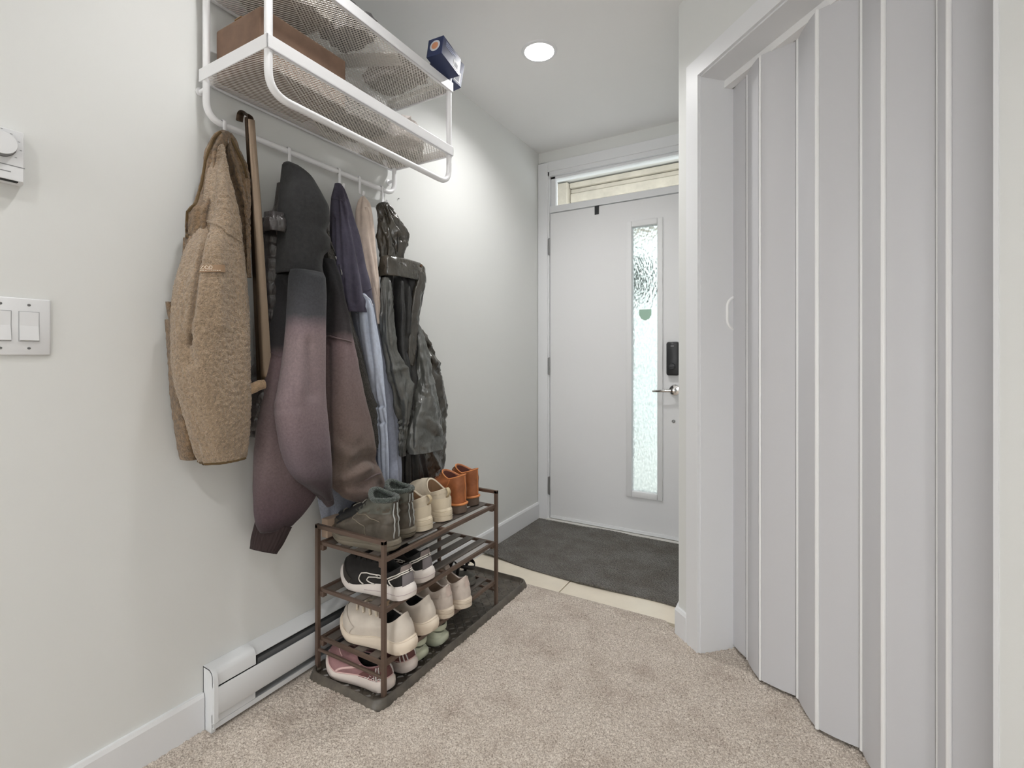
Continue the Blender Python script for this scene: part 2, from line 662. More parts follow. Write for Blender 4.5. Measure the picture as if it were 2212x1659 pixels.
S_COR = -0.132                                  # corner where the diagonal wall starts
S_END = 0.893                                   # right edge of the opening
Z_OPEN = 2.12
cor = dg(S_COR, 0, 0)
wr = MB()
wr.box((cor[0], cor[1] + 0.0, 0), (cor[0] + 0.1, Y_DOOR + 0.14, 2.6))
wr.build('wall_right', WALLP)['kind'] = 'structure'
wd = MB()
dbox(wd, S_COR, -0.002, 0, 0.168, 0, 2.6)
dbox(wd, -0.002, S_END, 0, 0.168, Z_OPEN + 0.002, 2.6)
dbox(wd, S_END, 1.75, 0, 0.168, 0, 2.6)
dbox(wd, 1.75, 1.87, 0.0, 0.168, 0, 2.6)
wd.build('wall_diagonal', WALLP)['kind'] = 'structure'
wc = MB()
dbox(wc, -0.4, 1.75, 0.75, 0.8, 0, 2.6)
dbox(wc, -0.06, -0.03, 0.168, 0.8, 0, 2.6)
dbox(wc, S_END + 0.03, S_END + 0.06, 0.168, 0.8, 0, 2.6)
wc.build('wall_closet', WALLP)['kind'] = 'structure'
jm = MB()
dbox(jm, -0.003, 0.006, -0.001, 0.17, 0, Z_OPEN)           # left jamb lining
dbox(jm, -0.003, S_END, -0.001, 0.17, Z_OPEN - 0.006, Z_OPEN + 0.004)
dbox(jm, S_END - 0.004, S_END + 0.004, -0.003, 0.17, 0, Z_OPEN)
dbox(jm, -0.066, 0.002, -0.012, 0.0, 0, Z_OPEN + 0.066)    # casing
dbox(jm, 0.002, S_END, -0.012, 0.0, Z_OPEN, Z_OPEN + 0.066)
jm.build('trim_4', TRIMP)['kind'] = 'structure'
wh = MB()
wh.box((2.44, -6.0, 0), (2.56, 0.74, 2.6))  # unseen side wall, added to cut light on the left wall
wh.build('wall_light_block', WALLP)['kind'] = 'structure'
# baseboard on the stub, mitred round its corner
bs = MB()
c0, c1 = dg(S_COR, 0, 0), dg(-0.066, 0, 0)
prof = [(0.0, 0.0), (0.014, 0.0), (0.014, 0.098), (0.009, 0.109), (0.0, 0.109)]
path = [(np.array([cor[0], Y_DOOR, 0]), np.array([-1.0, 0, 0])), (c0, None), (c1, -NRM)]
mit = np.array([-1.0, 0, 0]) + (-NRM)
mit = mit / (mit @ np.array([-1.0, 0, 0]))
vv = []
for p, n in ((path[0][0], path[0][1]), (c0, mit), (c1, -NRM)):
    for o, z in prof:
        vv.append(p + n * o + np.array([0, 0, z]))
ff = []
for i in range(2):
    for j in range(5):
        ff.append((i * 5 + j, i * 5 + (j + 1) % 5, (i + 1) * 5 + (j + 1) % 5, (i + 1) * 5 + j))
ff += [tuple(range(5)), tuple(range(10, 15))]
bs.add(vv, ff)
bs.build('baseboard_right', TRIMP)['kind'] = 'structure'

# folding closet door: panels between near and far folds, white hinge strips on every fold
fold_door = empty('door_2', tuple(dg(0.02, 0.06, 0.0)), kind='structure')


def fold_at(u, off):
    r = ray(u, CV)[:2]
    P = (P0 + NRM * off)[:2]
    A = np.array([[r[0], -DIR[0]], [r[1], -DIR[1]]])
    s = np.linalg.solve(A, P - CAM[:2])[1]
    return (P0 + DIR * s + NRM * off)[:2]


OM, OH = 0.116, 0.027
folds = []
for u, off in ((1581, 0.148), (1615, 0.130), (1642, OM - OH), (1724, OM + OH), (1765, OM - OH), (1862, OM + OH), (1908, OM - OH), (2028, OM + OH), (2050, OM - OH), (2180, OM + OH * 0.3)):
    folds.append(fold_at(u, off))
PZ0, PZ1 = 0.018, Z_OPEN - 0.03
for i in range(len(folds) - 1):
    a, c = folds[i], folds[i + 1]
    t = (c - a) / np.linalg.norm(c - a)
    n = np.array([-t[1], t[0]])
    if n @ (CAM[:2] - a) < 0:
        n = -n
    L = np.linalg.norm(c - a)
    e = min(0.006, L * 0.15)
    prof = []
    for k in range(9):
        w = k / 8
        prof.append(a + t * (e + (L - 2 * e) * w) + n * (0.004 + 0.0035 * math.sin(PI * w)))
    for k in range(8, -1, -1):
        w = k / 8
        prof.append(a + t * (e + (L - 2 * e) * w) - n * 0.003)
    MB().prism([tuple(p) for p in prof], PZ1, axis=2, a=PZ0).build('panel', VINYL, fold_door, smooth=True)
for i, a in enumerate(folds[1:-1]):
    hs = MB()
    toc = (CAM[:2] - a) / np.linalg.norm(CAM[:2] - a)
    w = 0.0058 if i >= 2 else 0.0042
    lf = 0.004 if i % 2 == 1 else 0.0085
    hs.lathe((a[0] + toc[0] * lf, a[1] + toc[1] * lf, 0), [(w, PZ0), (w, PZ1)], 10)
    hs.build('hinge_strip', VINYLW, fold_door, smooth=True)
# lead post with its pull handle
a = folds[0]
jb = dg(0.012, 0.150, 0)[:2]
lp = MB()
t = (a - jb) / np.linalg.norm(a - jb)
n = np.array([-t[1], t[0]])
if n @ (CAM[:2] - a) < 0:
    n = -n
lp.prism([tuple(jb + n * 0.008), tuple(a + n * 0.008), tuple(a - n * 0.012), tuple(jb - n * 0.012)], PZ1, axis=2, a=PZ0)
lp = lp.build('lead_post', VINYL, fold_door)
hc = (jb + a) / 2
hp = fillet([(*(hc + n * 0.006), 1.315), (*(hc + n * 0.036), 1.295), (*(hc + n * 0.036), 1.21), (*(hc + n * 0.006), 1.19)], 0.02)
MB().tube(hp, 0.0065, 10, sx=1.3).build('pull_handle', VINYLW, lp, smooth=True)
tr = MB()
dbox(tr, 0.006, S_END - 0.006, OM - 0.016, OM + 0.016, Z_OPEN - 0.032, Z_OPEN - 0.006)
tr.build('track', VINYLW, fold_door)

# carpet pile (one surface, uncountable)
def carpet():
    xs = np.concatenate([np.arange(0.0, 1.9, 0.0062), np.linspace(1.9, 6.5, 12)])
    ys = np.concatenate([np.linspace(-6.0, 0.55, 16), np.arange(0.56, 2.062, 0.0062)])
    X, Y = np.meshgrid(xs, ys)
    h = rng.random(X.shape) * 0.006
    for fx, fy, a, p in ((9, 4, .0012, 0.3), (5, 11, .0012, 1.2), (17, 13, .0008, 2.0)):
        h += a * np.sin(fx * X + fy * Y + p)
    edge = np.clip((2.06 - Y) / 0.02, 0, 1)
    Z = 0.002 + h * edge
    under = (X > 0.055) & (X < 0.405) & (Y > 1.085) & (Y < 2.055)
    Z = np.where(under | ((X < 0.064) & (Y > 0.78) & (Y < 1.72)), 0.0004, Z)
    jit = (rng.random((2,) + X.shape) - 0.5) * 0.004
    inner = (X > 0.01) & (X < 1.89) & (Y > 0.57) & (Y < 2.05)
    X = X + jit[0] * inner
    Y = Y + jit[1] * inner
    ny, nx = X.shape
    v = np.stack([X, Y, Z], -1).reshape(-1, 3)
    idx = np.arange(ny * nx).reshape(ny, nx)
    f = np.stack([idx[:-1, :-1], idx[:-1, 1:], idx[1:, 1:], idx[1:, :-1]], -1).reshape(-1, 4)
    # keep what lies in front of the closet's back wall and the return wall
    ctr = v[f].mean(1)
    off = (ctr[:, 0] - P0[0] + ctr[:, 1] - P0[1]) * 0.7071
    al = (ctr[:, 0] - P0[0] - ctr[:, 1] + P0[1]) * 0.7071
    keep = (off < 0.0) | ((off < 0.30) & (al > 0.004) & (al < S_END - 0.004))
    f = f[keep]
    used = np.unique(f)
    remap = -np.ones(len(v), int)
    remap[used] = np.arange(len(used))
    v, f = v[used], remap[f]
    o = mk('carpet', v, f, CARPET, None, smooth=False)
    tag(o, 'beige cut pile carpet covering the hall floor up to the cream tile', 'carpet', kind='stuff')


carpet()

# recessed lamps
for i, (lx, ly) in enumerate(LAMPS[:1]):
    dl = empty('downlight', (lx, ly, CEIL - 0.004), label='round white recessed ceiling downlight above the front door mat', cat='ceiling light')
    b = MB()
    b.lathe((lx, ly, 0), [(0.0635, CEIL + 0.002), (0.0635, CEIL - 0.002), (0.066, CEIL - 0.006), (0.078, CEIL - 0.004), (0.081, CEIL - 0.0005), (0.081, CEIL + 0.0)], 40, cap=False)
    b.build('trim_ring', PLAST, dl, smooth=True)
    b = MB()
    b.lathe((lx, ly, 0), [(0.0637, CEIL), (0.056, CEIL + 0.03), (0.050, CEIL + 0.055), (0.046, CEIL + 0.075), (0.0, CEIL + 0.08)], 40, cap=False)
    b.build('reflector', M('reflector_white', (240, 240, 240), 0.3), dl, smooth=True)
    b = MB()
    b.lathe((lx, ly, 0), [(0.040, CEIL + 0.066), (0.030, CEIL + 0.060), (0.0005, CEIL + 0.058)], 32)
    b.build('lens', M('lamp_lens', (255, 252, 246), 0.4, emit=6.0), dl, smooth=True)
for i, (lx, ly) in enumerate(LAMPS[1:]):  # rings behind the camera belong to the added fill lamps
    b = MB()
    b.lathe((lx, ly, 0), [(0.081, CEIL - 0.001), (0.066, CEIL - 0.006), (0.0637, CEIL), (0.056, CEIL + 0.03), (0.046, CEIL + 0.075), (0.0, CEIL + 0.08)], 32, cap=False)
    o = b.build('trim_%d' % (5 + i), PLAST, None, smooth=True)
    o['kind'] = 'structure'

# ------------------------------------------------------------------ outside
CREAM = M('cream_siding', (188, 182, 170), 0.8, var=0.05, vscale=12)
ext = MB()
ext.box((-3.0, 3.1, -0.16), (5.0, 9.0, -0.04))
ext.build('ground', M('concrete_path', (190, 192, 188), 0.9, var=0.06))['kind'] = 'structure'
so = MB()
so.box((-1.2, 3.55, 2.70), (2.8, 4.5, 2.78))
so.build('roof', M('soffit_white', (214, 214, 212), 0.8))['kind'] = 'structure'
ew = MB()
ew.box((-0.62, 3.1, -0.05), (-0.47, 4.3, 2.8))
ew.build('wall_porch', M('porch_grey', (118, 116, 110), 0.85, var=0.06))['kind'] = 'structure'
nw = MB()
nw.box((-4.0, 7.0, -0.05), (5.0, 7.2, 3.4))  # added wall that blocks the bright sky behind the frosted pane
nw.build('wall_sky_block', M('sky_block_white', (206, 212, 210), 0.9, var=0.05, vscale=3))['kind'] = 'structure'
beam = empty('wall_beam', (0.9, 4.2, 2.2), kind='structure')
for k, (z0, z1, yy) in enumerate([(2.18, 2.505, 4.17), (2.505, 2.590, 4.155), (2.590, 2.634, 4.17), (2.634, 2.685, 4.14)]):
    MB().box((-0.28, yy, z0 + 0.004), (2.6, 4.3, z1), 0.006).build('board', CREAM, beam)
MB().box((-0.40, 4.10, -0.05), (-0.285, 4.25, 2.685), 0.008).build('post', CREAM, beam)


def shrub(loc, h, r, n, label):
    root = empty('shrub', loc, label=label, cat='shrub')
    MB().tube([(loc[0], loc[1], loc[2]), (loc[0] + 0.03, loc[1], loc[2] + h * 0.5), (loc[0], loc[1] + 0.02, loc[2] + h * 0.9)], [0.03, 0.022, 0.01], 8).build('stem', M('bark', (70, 56, 44), 0.9), root)
    v, f = [], []
    for i in range(n):
        th, ph = rng.random() * 2 * PI, math.acos(2 * rng.random() - 1)
        rr = r * (0.35 + 0.65 * rng.random() ** 0.5)
        c = np.array([loc[0] + rr * math.sin(ph) * math.cos(th), loc[1] + rr * math.sin(ph) * math.sin(th), loc[2] + h * 0.62 + rr * 1.25 * math.cos(ph)])
        a = rng.normal(size=3)
        a /= np.linalg.norm(a)
        bq = np.cross(a, rng.normal(size=3))
        bq /= np.linalg.norm(bq)
        l = 0.05 + 0.04 * rng.random()
        k = len(v)
        v += [c - a * l, c + bq * l * 0.45, c + a * l, c - bq * l * 0.45]
        f.append((k, k + 1, k + 2, k + 3))
    mk('foliage', v, f, M('dark_leaves', (46, 66, 44), 0.6), root, smooth=False, kind='stuff')


shrub((0.06, 4.9, -0.04), 3.1, 0.17, 700, 'dark green shrub standing outside behind the frosted door pane')

# ------------------------------------------------------------------ cloth tools
def catmull(xs, ys, q):
    """monotone-ish smooth interpolation"""
    xs, ys = np.asarray(xs, float), np.asarray(ys, float)
    n = len(xs)
    if n == 2:
        return np.interp(q, xs, ys)
    d = np.diff(ys) / np.diff(xs)
    m = np.empty(n)
    m[1:-1] = np.where(d[:-1] * d[1:] > 0, 2 * d[:-1] * d[1:] / (d[:-1] + d[1:] + 1e-12), 0)
    m[0], m[-1] = d[0], d[-1]
    i = np.clip(np.searchsorted(xs, q) - 1, 0, n - 2)
    h = xs[i + 1] - xs[i]
    t = (q - xs[i]) / h
    return ys[i] * (2 * t ** 3 - 3 * t ** 2 + 1) + m[i] * h * (t ** 3 - 2 * t ** 2 + t) + ys[i + 1] * (-2 * t ** 3 + 3 * t ** 2) + m[i + 1] * h * (t ** 3 - t ** 2)


def fit_ring(uL, uR, x0, a):
    """ellipse (centre x0, half depth a) whose outline from the photo's viewpoint spans uL..uR: returns cy, b, a"""
    def nrm(u):
        r = ray(u, CV)[:2]
        n = np.array([-r[1], r[0]])
        return n / np.linalg.norm(n)
    nl, nr = nrm(uL), -nrm(uR)
    C2 = CAM[:2]
    # smallest possible: shrink a when needed

    def solve(a_, b_):
        h = math.hypot(a_ * nl[0], b_ * nl[1])
        cy = C2[1] - (h + nl[0] * (x0 - C2[0])) / nl[1]
        res = nr[0] * (x0 - C2[0]) + nr[1] * (cy - C2[1]) + math.hypot(a_ * nr[0], b_ * nr[1])
        return cy, res
    for _ in range(30):
        if solve(a, 1e-4)[1] < 0:
            break
        a *= 0.88
    lo, hi = 1e-4, 0.6
    for _ in range(50):
        mid = (lo + hi) / 2
        if solve(a, mid)[1] < 0:
            lo = mid
        else:
            hi = mid
    return solve(a, lo)[0], lo, a


def loft(rows, nseg=72, step=6.0, fold=None, noise_amp=0.0, noise_scale=(12, 12, 3), ridged=False, p=2.2, seed=0.0, hem=0.02, top='cap', tilt=None, xmin=0.004, creases=(), turn=True):
    """rows: (v, uL, uR, x0, a).  Returns (verts, faces, meta) of a hanging cloth tube in room coordinates."""
    rows = np.array(rows, float)
    vs = np.arange(rows[0, 0], rows[-1, 0] + 1e-6, step)
    if vs[-1] < rows[-1, 0] - 0.5:
        vs = np.append(vs, rows[-1, 0])
    cols = [catmull(rows[:, 0], rows[:, i], vs) for i in range(1, 5)]
    th = np.arange(nseg) * 2 * PI / nseg
    rings = []
    for i, v in enumerate(vs):
        uL, uR, x0, a = (c[i] for c in cols)
        cy, b_, a = fit_ring(uL, uR, x0, a)
        z = px((uL + uR) / 2, v, x0)[2]
        c, s = np.cos(th), np.sin(th)
        ex = np.sign(c) * np.abs(c) ** (2 / p)
        ey = np.sign(s) * np.abs(s) ** (2 / p)
        # normals of the ellipse for displacement
        nx, ny = c / max(a, 1e-3), s / max(b_, 1e-3)
        nn = np.hypot(nx, ny)
        nx, ny = nx / nn, ny / nn
        X, Y = x0 + a * ex, cy + b_ * ey
        Zr = np.full(nseg, z)
        if tilt is not None:
            Zr = Zr + tilt(i / (len(vs) - 1), X - x0, Y - cy)
        d = np.zeros(nseg)
        fade = min(1.0, i / 3.0)
        if fold is not None:
            d += fold(th, z, i / (len(vs) - 1)) * fade
        if noise_amp:
            for j in range(nseg):
                q = Vector((X[j] * noise_scale[0] + seed, Y[j] * noise_scale[1], Zr[j] * noise_scale[2] + seed * 1.7))
                if ridged:
                    w = noise.ridged_multi_fractal(q, 0.9, 2.1, 3, 1.0, 2.0) - 0.9
                else:
                    w = noise.fractal(q, 0.9, 2.1, 3)
                d[j] += noise_amp * w * fade
        if creases:
            dx_, dy_ = X - CAM[0], Y - CAM[1]
            dep = dx_ * FWD[0] + dy_ * FWD[1]
            pu = CU + FPX * (dx_ * RIGHT[0] + dy_ * RIGHT[1]) / dep
            pv = CV - FPX * (Zr - CAM[2]) / dep
            front = (nx * dx_ + ny * dy_) < 0
            for pts, depth, wid in creases:
                best = np.full(nseg, 1e9)
                for (ua, va), (ub, vb) in zip(pts, pts[1:]):
                    eu, ev = ub - ua, vb - va
                    t_ = np.clip(((pu - ua) * eu + (pv - va) * ev) / (eu * eu + ev * ev), 0, 1)
                    best = np.minimum(best, (pu - ua - t_ * eu) ** 2 + (pv - va - t_ * ev) ** 2)
                d += np.where(front, depth * np.exp(-best / wid ** 2), 0)
        X, Y = X + nx * d, Y + ny * d
        X = np.maximum(X, xmin)
        rings.append(np.stack([X, Y, Zr], 1))
    if turn:
        last = rings[-1]
        ctr = last.mean(0)
        for sc, dz in ((0.93, 0.0), (0.90, hem), (0.84, hem * 3)):
            q = ctr + (last - ctr) * sc
            q[:, 2] = last[:, 2] + dz
            q[:, 0] = np.maximum(q[:, 0], xmin)
            rings.append(q)
    verts = np.concatenate(rings)
    m = len(rings)
    faces = []
    for i in range(m - 1):
        for j in range(nseg):
            faces.append((i * nseg + j, (i + 1) * nseg + j, (i + 1) * nseg + (j + 1) % nseg, i * nseg + (j + 1) % nseg))
    faces.append(tuple(range(nseg)))
    faces.append(tuple((m - 1) * nseg + j for j in range(nseg))[::-1])
    return verts, faces


def folds(terms, amp):
    """soft vertical folds: terms = (count, phase, drift per metre, weight)"""
    def f(th, z, t):
        d = 0
        for k, ph, dr, w in terms:
            d = d + w * np.sin(k * th + ph + dr * z)
        return d * amp(t) if callable(amp) else d * amp
    return f


def bvh(vf):
    return BVHTree.FromPolygons([Vector(q) for q in vf[0]], [tuple(int(i) for i in f) for f in vf[1]])


def on(tree, u, v, lift=0.002, fallback=0.15):
    """point on a built surface under a photo position, lifted off along the surface normal"""
    d = ray(u, v)
    loc, nrm, idx, dist = tree.ray_cast(Vector(CAM), Vector(d).normalized())
    if loc is None:
        return px(u, v, fallback)
    n = np.array(nrm)
    if n @ d > 0:
        n = -n
    return np.array(loc) + n * lift


def seam(tree, uvs, r=0.0022, lift=0.0012, n=6, dense=5):
    pts = []
    for (a, b) in zip(uvs, uvs[1:]):
        for k in range(dense):
            t = k / dense
            pts.append(on(tree, a[0] + (b[0] - a[0]) * t, a[1] + (b[1] - a[1]) * t, lift))
    pts.append(on(tree, *uvs[-1], lift))
    return MB().tube(pts, r, n)


def surface_patch(tree, quad, nu=6, nv=4, lift=0.0025):
    """quad: four photo positions, clockwise from top left; a thin patch lying on the cloth"""
    tl, tr_, br, bl = [np.array(q, float) for q in quad]
    v, f = [], []
    for i in range(nv + 1):
        for j in range(nu + 1):
            s, t = j / nu, i / nv
            p = (tl * (1 - s) + tr_ * s) * (1 - t) + (bl * (1 - s) + br * s) * t
            v.append(on(tree, p[0], p[1], lift))
    w = nu + 1
    for i in range(nv):
        for j in range(nu):
            f.append((i * w + j, i * w + j + 1, (i + 1) * w + j + 1, (i + 1) * w + j))
    return v, f


def flat_on(tree, quad, lift):
    """corners of a photo quad on a cloth surface, as a smoothed patch"""
    tl, tr_, br, bl = [np.array(q, float) for q in quad]

    def f(s_, t_):
        q = (tl * (1 - s_) + tr_ * s_) * (1 - t_) + (bl * (1 - s_) + br * s_) * t_
        return np.mean([on(tree, q[0] + a, q[1] + b, lift, 0.15) for a in (-3, -1, 1, 3) for b in (-3, -1, 1, 3)], axis=0)
    return f


def text_on(tree, body, quad, mat, name, parent, lift=0.004, size_y=1.0, patch=None):
    """lettering laid on a built surface inside a photo quad"""
    c = bpy.data.curves.new(name, 'FONT')
    c.body = body
    c.resolution_u = 2
    o = bpy.data.objects.new('tmp', c)
    COL.objects.link(o)
    me = bpy.data.meshes.new_from_object(o.evaluated_get(bpy.context.evaluated_depsgraph_get()))
    bpy.data.objects.remove(o)
    co = np.array([tuple(q.co) for q in me.vertices])
    fs = [tuple(q.vertices) for q in me.polygons]
    bpy.data.meshes.remove(me)
    lo, hi = co.min(0), co.max(0)
    tl, tr_, br, bl = [np.array(q, float) for q in quad]
    v = []
    for q in co:
        s, t = (q[0] - lo[0]) / (hi[0] - lo[0]), 1 - (q[1] - lo[1]) / (hi[1] - lo[1])
        p = (tl * (1 - s) + tr_ * s) * (1 - t) + (bl * (1 - s) + br * s) * t
        v.append(on(tree, p[0], p[1], lift) if patch is None else patch(s, t))
    return mk(name, v, fs, mat, parent, smooth=False)


# ------------------------------------------------------------------ hat rack
RY0, RY1 = 0.768, 1.547
RXW, RXF = 0.035, 0.325
LZ, UZ = 1.90, 2.152
rack = empty('hat_rack', (0, (RY0 + RY1) / 2, LZ), label='white metal hat rack with two mesh shelves fixed above the coats', cat='coat rack')
for nm, x, r in (('wall_frame', RXW, 0.0095), ('front_frame', RXF, 0.0105)):
    zb = 1.778 if x == RXW else 1.772
    pts = fillet([(x, RY0 + 0.008, UZ + 0.05), (x, RY0 + 0.008, zb), (x, RY1 - 0.008, zb), (x, RY1 - 0.008, UZ + 0.05)], 0.062 if x != RXW else 0.05, 8)
    MB().tube(pts, r, 14).build(nm, WHITEM, rack, smooth=True, sharp=50)
MB().tube([(RXW, 1.2405, 1.778), (RXW, 1.2425, 1.778)], 0.0103, 14).build('rail_joint', STEEL, rack, smooth=True)
for zc in (LZ, UZ):
    z0, z1 = zc - 0.018, zc + 0.018
    b = MB()
    x0, x1 = 0.016, RXF + 0.013
    for (p, q) in [((x0, RY0 - 0.004, z0), (x1, RY0 - 0.0005, z1)), ((x0, RY1 + 0.0005, z0), (x1, RY1 + 0.004, z1)), ((x1 - 0.0035, RY0 - 0.004, z0), (x1, RY1 + 0.004, z1)), ((x0, RY0 - 0.004, z0), (x0 + 0.0035, RY1 + 0.004, z1))]:
        b.box(p, q, 0.0012)
    for (p, q) in [((x0, RY0, z0), (x0 + 0.012, RY1, z0 + 0.002)), ((x1 - 0.012, RY0, z0), (x1, RY1, z0 + 0.002))]:
        b.box(p, q)
    b.build('shelf_rim', WHITEM, rack)
    # expanded metal: two crossing families of thin flat strands
    v, f = [], []
    X0, X1, Y0, Y1 = x0 + 0.003, x1 - 0.003, RY0, RY1
    zm = z0 + 0.006
    ky, kx = 0.0165, 0.0115
    sl = kx / ky
    for sg in (1, -1):
        n = int((Y1 - Y0 + (X1 - X0) / sl) / ky) + 2
        for i in range(-1, n):
            # strand: x = X0 + sg' * sl * (y - yc)
            yc = Y0 - (X1 - X0) / sl * (1 if sg == 1 else 0) + i * ky
            if sg == 1:
                ya, yb = yc, yc + (X1 - X0) / sl
                xa, xb = X0, X1
            else:
                ya, yb = yc, yc + (X1 - X0) / sl
                xa, xb = X1, X0
            ta, tb = max(0, (Y0 - ya) / (yb - ya)), min(1, (Y1 - ya) / (yb - ya))
            if tb - ta < 0.01:
                continue
            A = np.array([xa + (xb - xa) * ta, ya + (yb - ya) * ta, zm + (0.0006 if sg > 0 else -0.0006)])
            B = np.array([xa + (xb - xa) * tb, ya + (yb - ya) * tb, zm + (0.0006 if sg > 0 else -0.0006)])
            d = (B - A) / np.linalg.norm(B - A)
            w = np.array([-d[1], d[0], 0]) * 0.00125
            h = np.array([0, 0, 0.0007])
            k = len(v)
            v += [A - w - h, A + w - h, A + w + h, A - w + h, B - w - h, B + w - h, B + w + h, B - w + h]
            f += [(k, k + 1, k + 5, k + 4), (k + 1, k + 2, k + 6, k + 5), (k + 2, k + 3, k + 7, k + 6), (k + 3, k, k + 4, k + 7)]
    mk('mesh_panel', v, f, M('mesh_coat', (226, 221, 215), 0.5), rack, smooth=False, kind='stuff')
for yy, zz in ((RY0 + 0.008, 1.862), (RY1 - 0.008, 1.835), (RY0 + 0.008, 2.20), (RY1 - 0.008, 2.20)):
    MB().lathe((0, yy, zz), [(0.012, 0.0005), (0.012, 0.004), (0.006, 0.006), (0.006, RXW)], 16, axis=0).build('wall_mount', WHITEM, rack, smooth=True)
HOOKS = [0.822, 1.036, 1.243, 1.34, 1.462]
for y in HOOKS:
    b = MB()
    b.tube(fillet([(RXW - 0.0115, y, 1.776), (RXW - 0.0115, y, 1.7895), (RXW + 0.0115, y, 1.7895), (RXW + 0.0115, y, 1.722), (RXW + 0.03, y, 1.712), (RXW + 0.034, y, 1.728)], 0.006, 4), 0.0016, 8, sx=3.6)
    b.build('hook', WHITEM, rack, smooth=True, sharp=50)

# things lying on the two shelves
zl, zu = LZ - 0.009, UZ - 0.009
PAPERB = M('brown_paper', (118, 94, 78), 0.85, var=0.08, vscale=20)
b = MB()
b.box((0.04, 0.80, zl), (0.255, 1.09, zl + 0.15), 0.006)
bag = b.build('cardboard_box', PAPERB)
tag(bag, 'brown cardboard box on the lower mesh shelf above the tan fleece jacket', 'box')
MB().box((0.13, 0.80, zl + 0.1505), (0.165, 1.09, zl + 0.1512)).build('packing_tape', M('tape', (176, 146, 110), 0.3), bag)


def crumple(name, c, size, mat, label, cat, seed, amp=0.25, sub=4, flat=True):
    bm = bmesh.new()
    bmesh.ops.create_icosphere(bm, subdivisions=sub, radius=1.0)
    for q in bm.verts:
        p = q.co.copy()
        m = max(abs(p.x), abs(p.y), abs(p.z))
        p = p.lerp(p / m, 0.55)
        k = 1 + amp * (noise.ridged_multi_fractal(p * 1.4 + Vector((seed, 0, 0)), 1.0, 2.2, 3, 1.0, 2.0) - 1.0)
        p = p * k
        q.co = Vector((c[0] + p.x * size[0] / 2, c[1] + p.y * size[1] / 2, max(c[2] + (p.z + 0.8) * size[2] / 2, c[2])))
    b = MB().bm(bm)
    o = b.build(name, mat, None, smooth=True, sharp=35)
    return tag(o, label, cat)


crumple('folded_scarf', (0.16, 1.205, zl), (0.2, 0.19, 0.1), fabric('dark_scarf', (58, 57, 56), 0.95), 'dark grey folded scarf in the middle of the lower mesh shelf', 'scarf', 3.1)
crumple('plastic_bag', (0.20, 1.37, zl), (0.19, 0.11, 0.09), M('thin_white_plastic', (222, 214, 210), 0.35, spec=0.5), 'crumpled white plastic bag on the lower mesh shelf', 'bag', 8.2, 0.35)
crumple('knit_hat', (0.13, 1.478, zl), (0.17, 0.11, 0.09), fabric('grey_knit', (120, 116, 110), 0.95, var=0.2), 'grey knit hat at the door end of the lower mesh shelf', 'hat', 5.5)
crumple('tote_bag', (0.15, 0.93, zu), (0.22, 0.26, 0.12), fabric('canvas', (140, 134, 126), 0.9), 'grey canvas tote bag folded on the upper mesh shelf', 'bag', 1.4)
crumple('winter_hat', (0.22, 1.13, zu), (0.17, 0.13, 0.09), fabric('charcoal_knit', (96, 94, 94), 0.95), 'charcoal winter hat on the upper mesh shelf beside white papers', 'hat', 12.4)
for i, (xa, ya, xb, yb, rot, lab) in enumerate([(0.09, 1.21, 0.30, 1.285, 0.45, 'broad white envelope lying flat on the upper mesh shelf'), (0.05, 1.486, 0.31, 1.506, 0.0, 'narrow white paper strip at the door end of the upper mesh shelf')]):
    c = np.array([(xa + xb) / 2, (ya + yb) / 2])
    r2 = np.array([[math.cos(rot), -math.sin(rot)], [math.sin(rot), math.cos(rot)]])
    poly = [tuple(c + r2 @ np.array(q)) for q in ((-(xb - xa) / 2, -(yb - ya) / 2), ((xb - xa) / 2, -(yb - ya) / 2), ((xb - xa) / 2, (yb - ya) / 2), (-(xb - xa) / 2, (yb - ya) / 2))]
    o = MB().prism(poly, zu + 0.004, axis=2, a=zu + 0.0005).build('envelope', M('white_paper', (232, 230, 226), 0.8))
    tag(o, lab, 'envelope')
crumple('grey_cloth', (0.18, 1.40, zu), (0.24, 0.15, 0.07), fabric('warm_grey', (126, 118, 110), 0.95, var=0.2), 'rumpled warm grey cloth on the upper mesh shelf', 'cloth', 21.0)
NAVY = M('navy_carton', (34, 46, 84), 0.4, spec=0.5)
CARTW = M('carton_white_print', (206, 208, 212), 0.5)


def carton(loc, size, rot, label, emblem):
    root = empty('navy_carton', loc, 0, label=label, cat='box', group='navy cartons on the hat rack')
    root.rotation_euler = rot
    D, L, H = size                                   # across, along, high
    MB().box((-D / 2, 0, 0), (D / 2, L, H), 0.002).build('carton', NAVY, root, local=True)
    MB().box((D / 2 - 0.0005, L - 0.046, 0.008), (D / 2 + 0.0006, L - 0.012, H * 0.52)).build('white_label', CARTW, root, local=True)
    MB().box((D / 2 + 0.0006, L - 0.040, 0.014), (D / 2 + 0.0009, L - 0.018, H * 0.42)).build('label_print', M('grey_print', (120, 124, 132), 0.6), root, local=True)
    PBL = M('pale_blue_print', (150, 160, 190), 0.5)
    for k, (z0, w) in enumerate(((0.62, 0.05), (0.72, 0.065), (0.82, 0.04))):
        MB().box((D / 2 - 0.0005, 0.02, H * z0), (D / 2 + 0.0007, 0.02 + w, H * z0 + 0.004)).build('print_line', PBL, root, local=True)
    if emblem:
        b = MB()
        b.lathe((0, 0, H * 0.55), [(0.022, 0.0004), (0.022, -0.0006), (0.017, -0.0008), (0.017, -0.0004)], 28, axis=1)
        b.build('round_emblem', CARTW, root, local=True)
        b = MB()
        b.lathe((0, 0, H * 0.55), [(0.0145, 0.0004), (0.0145, -0.0009)], 24, axis=1)
        b.build('emblem_centre', M('emblem_orange', (206, 142, 104), 0.5), root, local=True)
    return root


